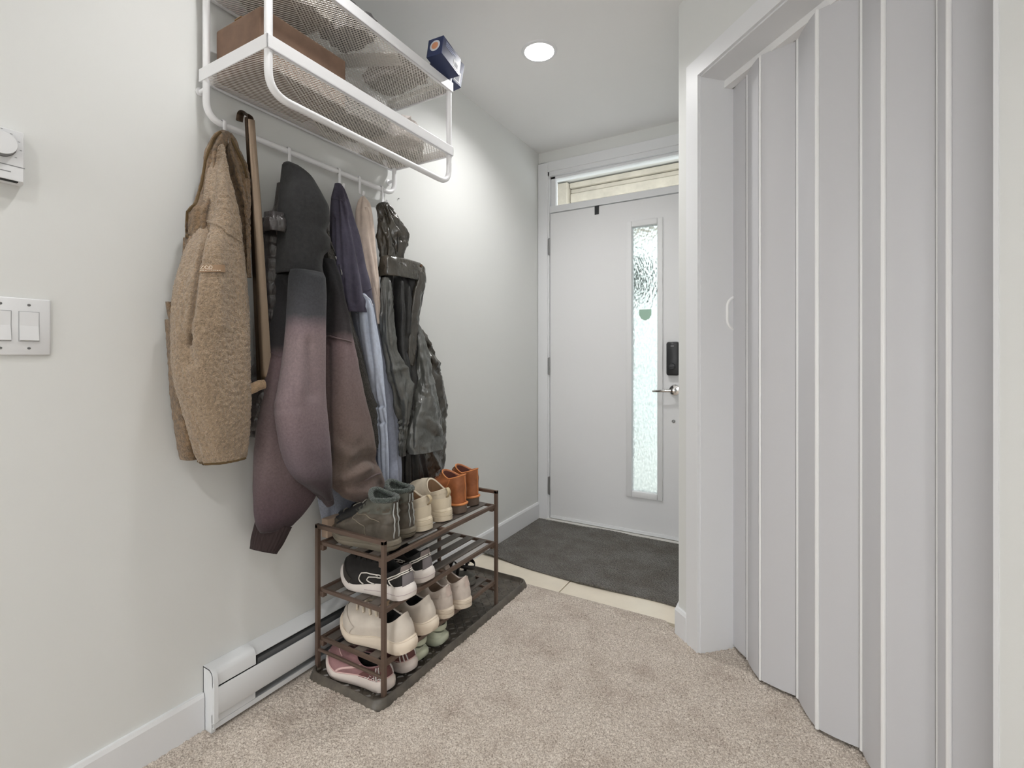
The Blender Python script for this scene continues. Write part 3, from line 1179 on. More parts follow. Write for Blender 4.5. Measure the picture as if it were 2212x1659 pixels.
carton((0.357, 1.405, 2.1965), (0.068, 0.122, 0.075), (-0.2, 0.0, 0.06), 'navy blue carton with a round emblem tipped over the upper shelf rim', True)
carton((0.292, 1.487, 2.200), (0.064, 0.122, 0.105), (-0.2, 0.0, -0.12), 'navy blue carton without emblem lying behind the emblem carton', False)

# ------------------------------------------------------------------ tan fleece jacket
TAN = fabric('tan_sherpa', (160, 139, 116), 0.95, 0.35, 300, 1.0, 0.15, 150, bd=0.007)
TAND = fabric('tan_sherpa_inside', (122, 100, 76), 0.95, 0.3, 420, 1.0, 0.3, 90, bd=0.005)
OLIVE = fabric('olive_binding', (92, 74, 48), 0.8, 0.1, 500, 0.3, 0.1)
fj = empty('fleece_jacket', (0.06, 0.83, 1.3), label='tan sherpa fleece jacket with a small sleeve label, hanging first on the rail', cat='jacket')
body = loft([(312, 473, 481, .085, .012), (330, 468, 484, .095, .02), (352, 461, 488, .10, .028), (373, 453, 492, .105, .034), (410, 446, 504, .115, .044), (445, 443, 513, .12, .05), (480, 436, 521, .122, .056), (515, 420, 525, .124, .06), (540, 405, 528, .126, .064), (580, 390, 532, .126, .068), (640, 373, 535, .13, .07), (700, 368, 537, .13, .072), (760, 367, 536, .13, .072), (820, 373, 536, .13, .072), (860, 384, 536, .13, .07), (920, 402, 533, .128, .066), (970, 416, 529, .126, .06), (992, 424, 525, .125, .058)],
            nseg=200, step=2.5, fold=folds([(5, 0.4, 3, 0.6), (3, 2.0, -4, 0.8), (8, 1.0, 6, 0.25)], lambda t: 0.0045), noise_amp=0.0026, noise_scale=(120, 120, 120),
            creases=[([(443, 488), (429, 570), (416, 680), (406, 742)], -0.016, 5), ([(404, 735), (412, 778)], -0.012, 15), ([(418, 690), (409, 716)], 0.006, 4), ([(423, 955), (434, 1000)], -0.012, 6), ([(470, 520), (476, 700)], 0.006, 14)])
tb = bvh(body)
mk('sleeve', *body, TAN, fj)
sh = loft([(690, 356, 384, .05, .03), (760, 361, 390, .05, .032), (850, 367, 402, .052, .034), (920, 376, 414, .054, .034), (975, 385, 424, .055, .032), (992, 389, 424, .055, .03)], nseg=60, step=5, noise_amp=0.002, noise_scale=(80, 80, 80))
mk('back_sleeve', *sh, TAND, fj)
tabv = loft([(652, 357, 372, .05, .008), (672, 360, 380, .055, .012), (700, 367, 385, .06, .014)], nseg=30, step=5)
mk('hem_corner', *tabv, TAND, fj)
col = loft([(284, 477, 497, .058, .008), (295, 463, 500, .06, .012), (310, 455, 486, .062, .015), (331, 444, 476, .066, .02), (368, 438, 464, .07, .026), (410, 429, 456, .075, .03), (436, 420, 452, .08, .034), (456, 404, 450, .085, .038), (480, 402, 446, .085, .038), (515, 403, 440, .085, .036), (560, 396, 430, .085, .03)], nseg=60, step=5, fold=folds([(4, 0, 5, 1), (7, 1, 9, .5)], 0.003), noise_amp=0.002, noise_scale=(60, 60, 60))
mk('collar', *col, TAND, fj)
tc = bvh(col)
lin_ = loft([(288, 484, 502, .052, .01), (305, 486, 510, .056, .016), (322, 486, 516, .06, .02), (368, 488, 534, .066, .03), (420, 500, 537, .07, .034), (470, 510, 538, .074, .036), (530, 520, 538, .078, .036), (600, 522, 539, .08, .034)], nseg=60, step=5, fold=folds([(5, 0, 7, 1), (9, 1, 4, .6)], 0.004), noise_amp=0.003, noise_scale=(70, 70, 40))
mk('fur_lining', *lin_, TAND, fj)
b = seam(tc, [(477, 286), (462, 300), (451, 325), (444, 352), (440, 380), (434, 410), (424, 440), (406, 458), (404, 490), (405, 514)], 0.004, 0.001)
b.build('collar_binding', OLIVE, fj, smooth=True)
b = MB()
for k in range(26):
    t = k / 25
    q = on(tc, 405.0, 462 + 52 * t, 0.001)
    b.box(q - [0.001, 0.003, 0.0008], q + [0.002, 0.002, 0.0008])
b.build('zipper_teeth', BRONZE, fj, kind='stuff')
seam(tb, [(444, 478), (460, 481), (478, 489), (490, 502), (508, 514), (522, 524)], 0.003, 0.0005).build('shoulder_seam', TAN, fj, smooth=True)
seam(bvh(lin_), [(500, 300), (512, 325), (524, 352), (533, 385)], 0.004, 0.001).build('neck_binding', OLIVE, fj, smooth=True)
LQ = [(430, 574), (483, 572), (484, 588), (430, 590)]
pa = flat_on(tb, LQ, 0.0042)
g, gf = [], []
for t_ in np.linspace(0, 1, 5):
    for s_ in np.linspace(0, 1, 11):
        g.append(pa(s_, t_))
for i in range(4):
    for j in range(10):
        gf.append((i * 11 + j, i * 11 + j + 1, (i + 1) * 11 + j + 1, (i + 1) * 11 + j))
mk('sleeve_label', g, gf, M('label_brown', (150, 122, 96), 0.7), fj)
LAB = M('label_print', (232, 222, 206), 0.7)
pt_ = flat_on(tb, LQ, 0.0056)
sub = lambda s0, s1, t0, t1: (lambda s_, t_: pt_(s0 + (s1 - s0) * s_, t0 + (t1 - t0) * t_))
text_on(tb, 'IZOD', LQ, LAB, 'lettering', fj, patch=sub(0.05, 0.56, 0.10, 0.58))
b = MB()
for k in range(10):
    b.tube([sub(0, 1, 0, 1)(0.10 + 0.075 * k, 0.76), sub(0, 1, 0, 1)(0.15 + 0.075 * k, 0.76)], 0.0010, 5)
b.build('small_print', LAB, fj, kind='stuff')
lr = [q for q in body[0][-4 * 200:-3 * 200]]
lr = [q for q in lr if (q - np.mean(lr, axis=0)) @ (CAM - np.mean(lr, axis=0)) > -0.02]
lr.sort(key=lambda q: (q - CAM) @ RIGHT / ((q - CAM) @ FWD))
MB().tube([q - [0, 0, 0.001] for q in lr[8:-8:3]], 0.0032, 6).build('cuff_binding', OLIVE, fj, smooth=True)

# ------------------------------------------------------------------ shoehorn
BRZ = M('brushed_bronze', (134, 118, 102), 0.3, metal=0.9, bump=(120, 0.15, 0.001, 2.0, (1, 1, 0.03)))
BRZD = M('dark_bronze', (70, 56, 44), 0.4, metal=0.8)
hs = empty('shoehorn', (0.085, 0.9, 1.4), label='long bronze metal shoehorn hooked over the rail beside the tan fleece', cat='shoehorn')
cen = fillet([(0.098, 0.918, 1.018), (0.090, 0.892, 1.55), (0.086, 0.876, 1.80)], 0.1, 6)
v, f = [], []
prof = [(-0.019, 0.0), (-0.0185, 0.008), (-0.010, 0.0105), (0.0, 0.0115), (0.010, 0.0105), (0.0185, 0.008), (0.019, 0.0), (0.010, 0.0075), (0, 0.0085), (-0.010, 0.0075)]
tdir = np.array([0.80, -0.60, 0])                     # the broad face looks into the hall
wdir = np.array([0.60, 0.80, 0])
zz = np.linspace(0, 1, 40)
cz = np.array(cen)
for t in zz:
    z = 1.012 + t * 0.79
    x = np.interp(z, cz[:, 2], cz[:, 0])
    y = np.interp(z, cz[:, 2], cz[:, 1])
    k = min(1.0, 0.35 + 0.65 * math.sqrt(min(1, t / 0.03))) * (0.62 + 0.38 * (1 - t))
    for a, o in prof:
        v.append(np.array([x, y, z]) + wdir * a * k + tdir * o * k)
np_ = len(prof)
for i in range(39):
    for j in range(np_):
        f.append((i * np_ + j, i * np_ + (j + 1) % np_, (i + 1) * np_ + (j + 1) % np_, (i + 1) * np_ + j))
f += [tuple(range(np_)), tuple(39 * np_ + j for j in range(np_))]
mk('blade', v, f, BRZ, hs, sharp=35)
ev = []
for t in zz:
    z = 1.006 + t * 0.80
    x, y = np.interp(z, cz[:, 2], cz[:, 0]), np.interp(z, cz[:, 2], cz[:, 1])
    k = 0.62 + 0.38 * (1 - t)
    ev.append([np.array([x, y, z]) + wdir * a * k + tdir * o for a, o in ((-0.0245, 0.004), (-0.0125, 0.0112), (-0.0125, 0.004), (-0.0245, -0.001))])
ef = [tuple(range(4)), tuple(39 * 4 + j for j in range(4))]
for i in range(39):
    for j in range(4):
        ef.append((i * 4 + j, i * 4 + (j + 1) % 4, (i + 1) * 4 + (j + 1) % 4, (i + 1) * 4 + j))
mk('dark_edge', [q for row in ev for q in row], ef, BRZD, hs, sharp=35)  # separate darker strip along one edge of the blade
hpts = fillet([(0.086, 0.877, 1.796), tuple(px(541, 250, 0.078)), tuple(px(534, 250, 0.06)), tuple(px(526, 241, 0.042)), tuple(px(519, 246, 0.02)), tuple(px(517, 262, 0.016))], 0.012, 5)
MB().tube(hpts, 0.0042, 10, sx=2.4).build('hook_end', BRZD, hs, smooth=True)

# ------------------------------------------------------------------ black puffer jacket
PUFF = M('black_nylon', (58, 54, 54), 0.3, spec=0.6, sheen=0.1, var=0.15, vscale=30, bump=(70, 0.6, 0.006, 3.0, (1, 1, 0.35)))
pj = empty('puffer_jacket', (0.06, 1.0, 1.35), label='black quilted puffer jacket mostly hidden behind the dip-dyed hoodie', cat='jacket')


def puff(th, z, t):
    w = ((1.62 - z) / 0.042) % 1.0
    return min(1, max(0, (t - 0.17) / 0.06)) * 0.008 * abs(math.sin(PI * w)) ** 0.5 - 0.002 + 0.0012 * np.sin(5 * th + 30 * z)


body = loft([(396, 598, 612, .055, .012), (430, 594, 640, .058, .03), (462, 586, 655, .06, .045), (500, 570, 660, .05, .038), (560, 566, 660, .05, .036), (640, 566, 660, .05, .036), (700, 565, 655, .05, .036), (760, 556, 645, .05, .036), (800, 546, 635, .055, .036), (840, 536, 620, .07, .04), (900, 533, 600, .065, .036), (932, 535, 585, .06, .032), (942, 539, 575, .06, .03)],
            nseg=72, step=3, fold=puff, noise_amp=0.0015, noise_scale=(30, 30, 25))
mk('body', *body, PUFF, pj)
colr = loft([(468, 574, 612, .10, .03), (476, 566, 616, .10, .04), (490, 564, 618, .10, .045), (503, 566, 616, .10, .04)], nseg=50, step=3, fold=folds([(3, 1, 20, 1), (6, 0, 30, .6)], 0.004), noise_amp=0.004, noise_scale=(30, 30, 30))
mk('collar', *colr, PUFF, pj)
tp = bvh(body)
b = MB()
b.tube([px(527, 846, .118), px(537, 842, .118), px(550, 837, .118), px(560, 832, .118), px(571, 830, .118)], [0.014, 0.0155, 0.016, 0.0155, 0.014], 12, sx=0.7, up=(0, 0, 1))
b.build('sleeve_lining', fabric('beige_pile', (196, 168, 136), 0.95, 0.3, 260, 1.0, 0.12, 100, bd=0.005), pj, smooth=True, label='beige fleece lining edge')

# ------------------------------------------------------------------ dip-dyed hoodie
ZR = 1.25
hd = empty('hoodie', (0.12, 1.05, ZR), label='oversized black to mauve dip-dyed hoodie with a raised black hood', cat='hoodie')


def zof(v, u, x):
    return px(u, v, x)[2] - ZR


za, zb_ = zof(1200, 590, .1), zof(350, 620, .1)


def bands(pairs, u, x):
    out = []
    for v, c in sorted(pairs, reverse=True):
        out.append(((zof(v, u, x) - za) / (zb_ - za), c))
    return out


BLK, GRYB = (46, 46, 48), (62, 63, 66)
DYE_C = fabric_bands('dyed_fleece_front', bands([(1090, (62, 54, 56)), (1052, (74, 64, 68)), (1010, (112, 100, 106)), (900, (133, 117, 120)), (740, (144, 128, 129)), (712, (133, 117, 120)), (680, (76, 76, 80)), (600, (60, 61, 64))], 650, .2), za, zb_, wob=0.03)
DYE_L = fabric_bands('dyed_fleece_side', bands([(1150, (52, 44, 46)), (1110, (86, 71, 76)), (1000, (114, 99, 100)), (850, (120, 105, 106)), (780, (120, 102, 106)), (745, (58, 56, 58)), (600, BLK)], 600, .12), za, zb_, wob=0.03)
DYE_R = fabric_bands('dyed_fleece_body', bands([(1080, (120, 104, 98)), (980, (112, 99, 92)), (920, (118, 102, 98)), (800, (126, 110, 109)), (740, (128, 110, 112)), (715, (66, 62, 64)), (600, BLK)], 740, .16), za, zb_, wob=0.04)
HOODM = fabric('hood_black_fleece', (50, 50, 51), 0.93, 0.12, 700, 0.25, 0.12, 90)
hood = loft([(351, 613, 628, .075, .014), (354, 610, 633, .08, .022), (360, 609.5, 644, .09, .035), (379, 609, 670, .10, .05), (400, 608, 684, .11, .06), (420, 606, 696, .12, .066), (445, 605, 708, .125, .07), (468, 604, 709, .125, .07), (494, 603, 702, .125, .066), (512, 602, 711, .125, .07), (530, 602, 710, .125, .07), (548, 601, 697, .125, .066), (570, 600, 694, .125, .064), (594, 600, 698, .125, .062)],
            nseg=96, step=4, fold=folds([(3, 0.5, 6, 0.6), (5, 2.2, -5, 0.35)], 0.0035), p=2.6)
mk('hood', *hood, HOODM, hd)
th_ = bvh(hood)
sleeve = loft([(586, 629, 698, .19, .03), (600, 626, 700, .19, .05), (640, 622, 701, .19, .055), (700, 617, 700, .19, .058), (780, 608, 700, .19, .06), (850, 596, 700, .19, .062), (880, 591, 701, .19, .062), (920, 597, 704, .19, .062), (960, 605, 708, .19, .06), (1000, 618, 711, .185, .056), (1030, 637, 714, .182, .05), (1050, 660, 715.5, .18, .042), (1062, 676, 716.5, .18, .034), (1072, 687, 717, .18, .027), (1080, 694, 718, .18, .021)],
              nseg=96, step=4, fold=folds([(3, 1.0, 4, 0.6), (2, 0.2, -9, 0.5)], 0.0045), noise_amp=0.0025, noise_scale=(14, 14, 5), p=2.4, creases=[([(668, 745), (678, 850)], -0.008, 14), ([(652, 720), (650, 840)], 0.004, 12), ([(592, 884), (640, 880)], -0.004, 10)])
mk('sleeve', *sleeve, DYE_C, hd)
CUFF = fabric('rib_cuff_dark', (66, 58, 60), 0.92, 0.1, 500, 0.35, 0.1, 200, stretch=(1, 1, 0.1))
CUFFD = fabric('rib_cuff_black', (54, 44, 44), 0.92, 0.1, 500, 0.35, 0.1, 200, stretch=(1, 1, 0.1))


def cuff(name, a, b2, wa, wb, x, mat, n=26, dpt=0.6):
    """ribbed cuff: tube between two photo points with widths in metres"""
    A, B = px(*a, x), px(*b2, x)
    pts = [A + (B - A) * t for t in np.linspace(0, 1, 12)]
    d = (B - A) / np.linalg.norm(B - A)
    view = (A + B) / 2 - CAM
    view /= np.linalg.norm(view)
    side = np.cross(d, view)
    side /= np.linalg.norm(side)
    back = np.cross(side, d)
    v, f = [], []
    nn = n * 4
    for i, p in enumerate(pts):
        w = wa + (wb - wa) * i / 11
        w *= 1 - 0.10 * math.exp(-((i - 11) / 2.5) ** 2)
        for q in np.arange(nn) * 2 * PI / nn:
            rr = 1 + 0.035 * math.sin(q * n)
            v.append(p + side * math.cos(q) * w * rr + back * math.sin(q) * w * dpt * rr)
    last = len(v) - nn
    for sc, up in ((0.86, 0.0), (0.80, 0.03)):
        c = pts[-1]
        for j in range(nn):
            v.append(c + (v[last + j] - c) * sc - d * up)
    for i in range(13):
        for j in range(nn):
            f.append((i * nn + j, i * nn + (j + 1) % nn, (i + 1) * nn + (j + 1) % nn, (i + 1) * nn + j))
    f.append(tuple(13 * nn + j for j in range(nn)))
    f.append(tuple(range(nn)))
    return mk(name, v, f, mat, hd)


cuff('cuff', (701, 1062), (714, 1091), 0.0225, 0.0135, .18, CUFF, dpt=0.75)
left = loft([(596, 598, 645, .10, .03), (640, 597, 650, .105, .05), (700, 590, 650, .11, .052), (760, 578, 652, .11, .052), (800, 572, 655, .11, .054), (870, 563, 660, .11, .055), (940, 554, 672, .11, .056), (1000, 549, 684, .11, .056), (1050, 547.5, 685, .11, .054), (1080, 548, 679, .108, .05), (1100, 549.5, 668, .106, .046), (1120, 552, 652, .104, .042), (1140, 558, 628, .10, .036)],
            nseg=96, step=4, fold=folds([(3, 2.0, 5, 0.7), (5, 0.5, -6, 0.3)], 0.005), noise_amp=0.003, noise_scale=(14, 14, 5), p=2.4)
mk('side_sleeve', *left, DYE_L, hd)
cuff('side_cuff', (592, 1130), (569, 1191), 0.053, 0.043, .10, CUFFD, dpt=0.6)


def crush(th, z, t):
    k = max(0.0, (t - 0.62) / 0.38)
    return 0.006 * k * (np.sin(3 * th + 55 * z) * 0.7 + np.sin(5 * th - 90 * z + 1.0) * 0.5) + 0.003 * np.sin(4 * th + 4 * z)


bod = loft([(560, 690, 722, .13, .02), (600, 694, 733, .14, .036), (640, 698, 743, .145, .044), (700, 698, 756, .15, .05), (740, 698, 762, .15, .052), (800, 698, 773, .152, .054), (850, 698, 783, .154, .055), (900, 699, 795, .156, .056), (950, 702, 805, .158, .058), (980, 705, 807, .16, .058), (1010, 709, 812, .16, .058), (1030, 713, 820, .162, .056), (1046, 722, 825, .164, .054), (1060, 738, 827, .166, .05), (1075, 764, 826, .168, .044), (1088, 786, 820, .17, .034)],
           nseg=110, step=3, fold=crush, noise_amp=0.003, noise_scale=(16, 16, 9), p=2.4, seed=4.0, creases=[([(764, 1002), (786, 992), (808, 990)], -0.022, 13), ([(742, 1036), (770, 1022), (794, 1008)], 0.013, 10), ([(726, 1052), (760, 1052), (786, 1044)], -0.016, 9), ([(708, 745), (709, 900), (712, 1000)], -0.006, 6), ([(726, 960), (756, 985)], 0.008, 14)])
mk('body', *bod, DYE_R, hd)
tbd = bvh(bod)
SEAMM = fabric('seam_mauve', (104, 90, 90), 0.9)
seam(tbd, [(702, 727), (714, 726), (728, 731), (745, 735), (759, 739)], 0.003, 0.0008).build('pocket_seam', SEAMM, hd, smooth=True)
seam(tbd, [(788, 1038), (800, 1031), (812, 1025), (821, 1023)], 0.0028, 0.0008).build('hem_seam', SEAMM, hd, smooth=True)
seam(bvh(left), [(577, 762), (584, 761), (594, 765), (606, 771)], 0.0028, 0.0008).build('shoulder_seam', DYE_L, hd, smooth=True)
seam(th_, [(628, 591), (650, 589), (675, 589.5), (697, 590)], 0.0028, 0.0006).build('neck_seam', HOODM, hd, smooth=True)

# ------------------------------------------------------------------ charcoal zip fleece behind it
CHF = fabric('charcoal_fleece', (78, 76, 72), 0.95, 0.25, 300, 0.9, 0.2, 140, bd=0.004)
zf = empty('zip_jacket', (0.1, 1.2, 1.3), label='charcoal zip fleece jacket squeezed between the dyed hoodie and the navy sweatshirt', cat='jacket')
zfb = loft([(470, 694, 703, .055, .012), (500, 690, 707, .06, .022), (530, 690, 716, .065, .03), (560, 692, 727, .07, .034), (600, 698, 738, .075, .036), (640, 708, 749, .078, .036), (700, 722, 761, .08, .036), (740, 732, 775, .082, .036), (800, 748, 795, .084, .036), (840, 758, 806, .086, .036), (870, 766, 818, .088, .037), (884, 770, 823, .088, .037), (896, 772, 822, .088, .036), (908, 774, 815, .088, .034), (922, 778, 819, .088, .034), (950, 784, 826, .088, .034), (966, 788, 829, .088, .033)],
           nseg=80, step=4, fold=folds([(4, 0.3, 8, 0.6), (6, 1.0, -5, 0.4)], 0.004), noise_amp=0.0018, noise_scale=(80, 80, 80))
mk('body', *zfb, CHF, zf)
tz = bvh(zfb)
ZIPP = M('zip_silver', (170, 168, 166), 0.4, metal=0.5)
seam(tz, [(714, 526), (722, 545), (729, 563), (735, 582), (738, 600)], 0.0016, 0.001).build('zip_tape', M('zip_black', (30, 30, 32), 0.5), zf, smooth=True)
MB().tube([on(tz, 724, 554, .003), on(tz, 727, 562, .003)], 0.003, 6).build('zip_slider', ZIPP, zf)
seam(tz, [(736, 582), (738.5, 590), (737.5, 598), (736, 606)], 0.0018, 0.002).build('zip_pull', ZIPP, zf, smooth=True)
seam(tz, [(764, 770), (772, 771), (784, 775)], 0.0022, 0.0006).build('sleeve_seam', CHF, zf, smooth=True)

# ------------------------------------------------------------------ navy and blue sweatshirt
sw_ = empty('sweatshirt', (0.08, 1.24, 1.3), label='colour block sweatshirt, navy above and light blue below, beside the cream shirt', cat='sweatshirt')
NAVYF = fabric('navy_jersey', (80, 77, 92), 0.9, 0.12, 700, 0.2, 0.08, 60)
BLUEG = fabric('blue_grey_jersey', (142, 147, 162), 0.9, 0.1, 700, 0.2, 0.06, 60)
BLUEL = fabric('light_blue_jersey', (190, 199, 216), 0.9, 0.1, 700, 0.2, 0.05, 60)
SFOLD = folds([(6, 0.6, 2, 0.6), (9, 2.0, -3, 0.35), (4, 1.2, 4, 0.4)], lambda t: 0.0055)
top_ = loft([(397, 723, 737, .055, .012), (410, 720, 743, .062, .022), (430, 716, 751, .07, .03), (466, 714, 762, .08, .038), (512, 714, 778, .09, .044), (575, 716, 790, .095, .05), (612, 720, 800, .10, .052), (648, 726, 805, .10, .052), (676, 740, 806, .10, .05)], nseg=96, step=4, fold=SFOLD, noise_amp=0.002, noise_scale=(12, 12, 4), creases=[([(742, 436), (756, 520), (766, 650)], -0.014, 5), ([(728, 428), (736, 560), (746, 660)], -0.011, 4), ([(755, 470), (776, 560), (790, 640)], -0.008, 4), ([(722, 470), (724, 600)], -0.008, 3), ([(749, 470), (766, 600)], 0.006, 5)])
mk('navy_top', *top_, NAVYF, sw_)
low = loft([(640, 752, 806, .075, .03), (660, 754, 809, .078, .04), (701, 758, 815, .08, .042), (757, 770, 829, .082, .042), (822, 788, 841.5, .084, .042), (880, 802, 851, .084, .042), (925, 808, 858, .084, .042), (980, 812, 862, .084, .042), (1027, 812, 864.5, .096, .046), (1050, 815, 864, .096, .044)], nseg=96, step=4, fold=SFOLD, noise_amp=0.002, noise_scale=(12, 12, 4), seed=2)
mk('blue_body', *low, BLUEG, sw_)
slv = loft([(633, 776, 790, .13, .012), (640, 773, 797, .13, .02), (663, 773, 806, .132, .032), (700, 775, 812, .134, .034), (760, 783, 822, .136, .035), (820, 795, 829, .138, .035), (880, 806, 834, .138, .034), (940, 815, 837, .136, .032), (1000, 818, 839, .134, .03), (1045, 820, 838, .132, .028)], nseg=72, step=4, fold=folds([(5, 0.6, 2, 0.7), (8, 2.0, -3, 0.35)], 0.0035), noise_amp=0.0015, noise_scale=(12, 12, 4), creases=[([(790, 670), (800, 760), (816, 900)], -0.009, 4), ([(800, 670), (818, 860)], 0.004, 4)])
mk('blue_sleeve', *slv, BLUEL, sw_)
hemp = loft([(880, 702, 800, .045, .014), (960, 694, 810, .045, .016), (1020, 689, 805, .046, .018), (1060, 687, 796, .048, .02), (1090, 692, 782, .05, .02), (1110, 696, 764, .05, .018), (1126, 700, 742, .05, .016)], nseg=72, step=4, fold=folds([(7, 0.6, 3, 0.7), (11, 2.0, -6, 0.4)], 0.004), noise_amp=0.002, noise_scale=(14, 14, 6))
mk('back_panel', *hemp, fabric('blue_heather', (166, 172, 188), 0.9, 0.1, 700, 0.2, 0.12, 220), sw_)
ts = bvh(slv)
seam(ts, [(775, 637), (782, 634), (791, 640), (798, 648), (805, 660)], 0.0022, 0.001).build('sleeve_seam', M('pale_piping', (214, 218, 228), 0.8), sw_, smooth=True)
seam(bvh(low), [(757, 674), (765, 674), (774, 678)], 0.0022, 0.001).build('cuff_seam', BLUEG, sw_, smooth=True)
seam(bvh(top_), [(716, 428), (728, 431), (740, 433), (750, 430)], 0.002, 0.0006).build('collar_seam', NAVYF, sw_, smooth=True)
seam(bvh(top_), [(786, 630), (794, 627), (802, 623)], 0.002, 0.0006).build('yoke_seam', NAVYF, sw_, smooth=True)

# ------------------------------------------------------------------ cream shirt
CRM = fabric('cream_jersey', (222, 206, 194), 0.9, 0.1, 700, 0.15, 0.04, 40)
cs = empty('cream_shirt', (0.06, 1.34, 1.5), label='pale cream shirt hanging between the navy sweatshirt and the dark raincoat', cat='shirt')
csb = loft([(425, 779, 788, .055, .01), (441, 774, 797, .06, .018), (466, 769, 802, .066, .026), (521, 770, 809, .072, .032), (575, 776, 815, .076, .036), (629, 784, 819.5, .08, .038), (690, 796, 821, .08, .038), (780, 806, 828, .08, .036), (860, 816, 836, .08, .034)], nseg=80, step=4, fold=folds([(5, 2.2, 5, 0.8), (8, 0.3, -6, 0.35)], 0.0045), noise_amp=0.002, noise_scale=(12, 12, 4))
mk('body', *csb, CRM, cs)
csl = loft([(448, 788, 797, .088, .008), (470, 788, 802, .092, .014), (521, 790, 808, .096, .018), (575, 795, 814, .098, .02), (640, 800, 820, .10, .02), (700, 804, 822, .10, .02)], nseg=50, step=4, fold=folds([(3, 0.5, 8, 1)], 0.003))
mk('sleeve', *csl, CRM, cs)

# ------------------------------------------------------------------ dark raincoat
NYL = M('olive_black_nylon', (62, 58, 51), 0.2, spec=0.9, var=0.12, vscale=18, bump=(45, 0.7, 0.005, 3.0, (1, 1, 0.4)))
NYLD = M('black_nylon_inside', (40, 40, 40), 0.42, spec=0.5, var=0.2, vscale=20, bump=(60, 0.5, 0.005, 3.0, (1, 1, 0.3)))
NYLG = M('grey_nylon', (84, 85, 82), 0.22, spec=0.85, var=0.1, vscale=14, bump=(40, 0.7, 0.006, 3.0, (1, 1, 0.6)))
rc = empty('raincoat', (0.08, 1.47, 1.3), label='shiny dark olive nylon raincoat with a crinkled hood, last on the rail', cat='coat')
hd2 = loft([(436, 824, 832, .07, .01), (439, 820, 838, .075, .018), (445, 818, 842, .08, .026), (464, 818, 857, .085, .034), (491, 818, 876, .09, .042), (509, 818, 882, .09, .044), (524, 819, 879, .09, .042), (540, 821, 874, .088, .04), (562, 823, 870, .086, .036)], nseg=110, step=3, fold=folds([(6, 0.5, 16, 0.8), (11, 1.2, -22, 0.5)], 0.0045), noise_amp=0.009, noise_scale=(30, 30, 14), ridged=True, creases=[([(828, 445), (846, 500), (858, 545)], -0.012, 4), ([(834, 445), (862, 505)], 0.010, 4), ([(842, 450), (872, 510)], -0.010, 4), ([(856, 512), (880, 520)], -0.008, 4), ([(822, 475), (836, 515)], 0.010, 3)])
mk('hood', *hd2, NYL, rc)
cl2 = loft([(559, 827, 897, .105, .026), (562, 825, 906, .108, .036), (572, 823, 915, .11, .042), (585, 823, 916, .112, .045), (596, 823, 917, .113, .047), (604, 824, 917, .113, .047)], nseg=110, step=3, fold=folds([(4, 0.5, 16, 0.6), (9, 1.2, -22, 0.4)], 0.003), noise_amp=0.004, noise_scale=(25, 25, 18), ridged=True, p=3.0)
mk('collar', *cl2, NYL, rc)
bd2 = loft([(588, 828, 908, .10, .036), (620, 826, 911, .105, .042), (660, 823, 906, .105, .046), (700, 823, 903, .105, .048), (740, 825, 898, .105, .05), (771, 831, 896, .105, .05), (826, 841, 898, .105, .05), (884, 852, 900, .10, .048), (946, 862, 905, .098, .044), (1007, 865, 915, .096, .04), (1042, 868, 925, .094, .036)], nseg=120, step=4, fold=folds([(7, 0.5, 3, 0.9), (12, 1.2, -5, 0.5)], lambda t: 0.008), noise_amp=0.007, noise_scale=(22, 22, 8), ridged=True, creases=[([(842, 610), (844, 700), (850, 790)], 0.014, 4), ([(852, 600), (856, 780)], -0.014, 5), ([(864, 610), (866, 700), (872, 790)], 0.014, 4), ([(874, 600), (878, 760)], -0.012, 4), ([(884, 620), (882, 720)], 0.012, 4)])
mk('body', *bd2, NYLD, rc)
pn = loft([(600, 826, 842, .125, .012), (640, 824, 846, .13, .018), (700, 823, 850, .132, .022), (740, 825, 855, .132, .024), (775, 831, 866, .134, .028), (800, 836, 880, .136, .032), (830, 842, 888, .136, .036), (884, 852, 886, .134, .034), (930, 860, 878, .13, .028), (985, 864, 873, .126, .02)], nseg=90, step=4, fold=folds([(5, 0.5, 5, 0.8), (9, 1.2, -9, 0.5)], 0.005), noise_amp=0.007, noise_scale=(24, 24, 12), ridged=True, seed=3, creases=[([(846, 830), (862, 880), (868, 940)], -0.014, 5), ([(884, 830), (872, 930)], 0.010, 5), ([(850, 800), (884, 792)], 0.010, 5)])
mk('front_panel', *pn, NYLG, rc)
st2 = loft([(588, 899, 915, .15, .014), (612, 897, 917, .15, .018), (626, 893, 915, .15, .018), (660, 886, 908, .148, .018), (700, 880, 904, .146, .018), (740, 876, 900, .144, .018), (790, 874, 894, .142, .016)], nseg=60, step=4, noise_amp=0.005, noise_scale=(26, 26, 12), ridged=True, seed=5)
mk('storm_flap', *st2, NYL, rc)
sl2 = loft([(700, 884, 905, .13, .02), (725, 884, 912, .135, .034), (761, 886, 925, .14, .044), (812, 887, 935, .145, .05), (850, 886, 941, .148, .052), (888, 882, 948, .15, .053), (925, 879, 953, .15, .053), (960, 877, 956, .15, .052), (973, 877, 956.5, .15, .052)], nseg=120, step=4, fold=folds([(4, 0.5, 9, 0.5), (7, 1.2, -14, 0.4)], 0.004), noise_amp=0.009, noise_scale=(17, 17, 15), ridged=True, seed=9, creases=[([(905, 735), (918, 800), (935, 880)], 0.008, 6), ([(925, 905), (950, 925)], 0.008, 5), ([(920, 925), (945, 945)], -0.008, 5), ([(893, 740), (893, 965)], -0.005, 3)])
mk('sleeve', *sl2, NYLG, rc)
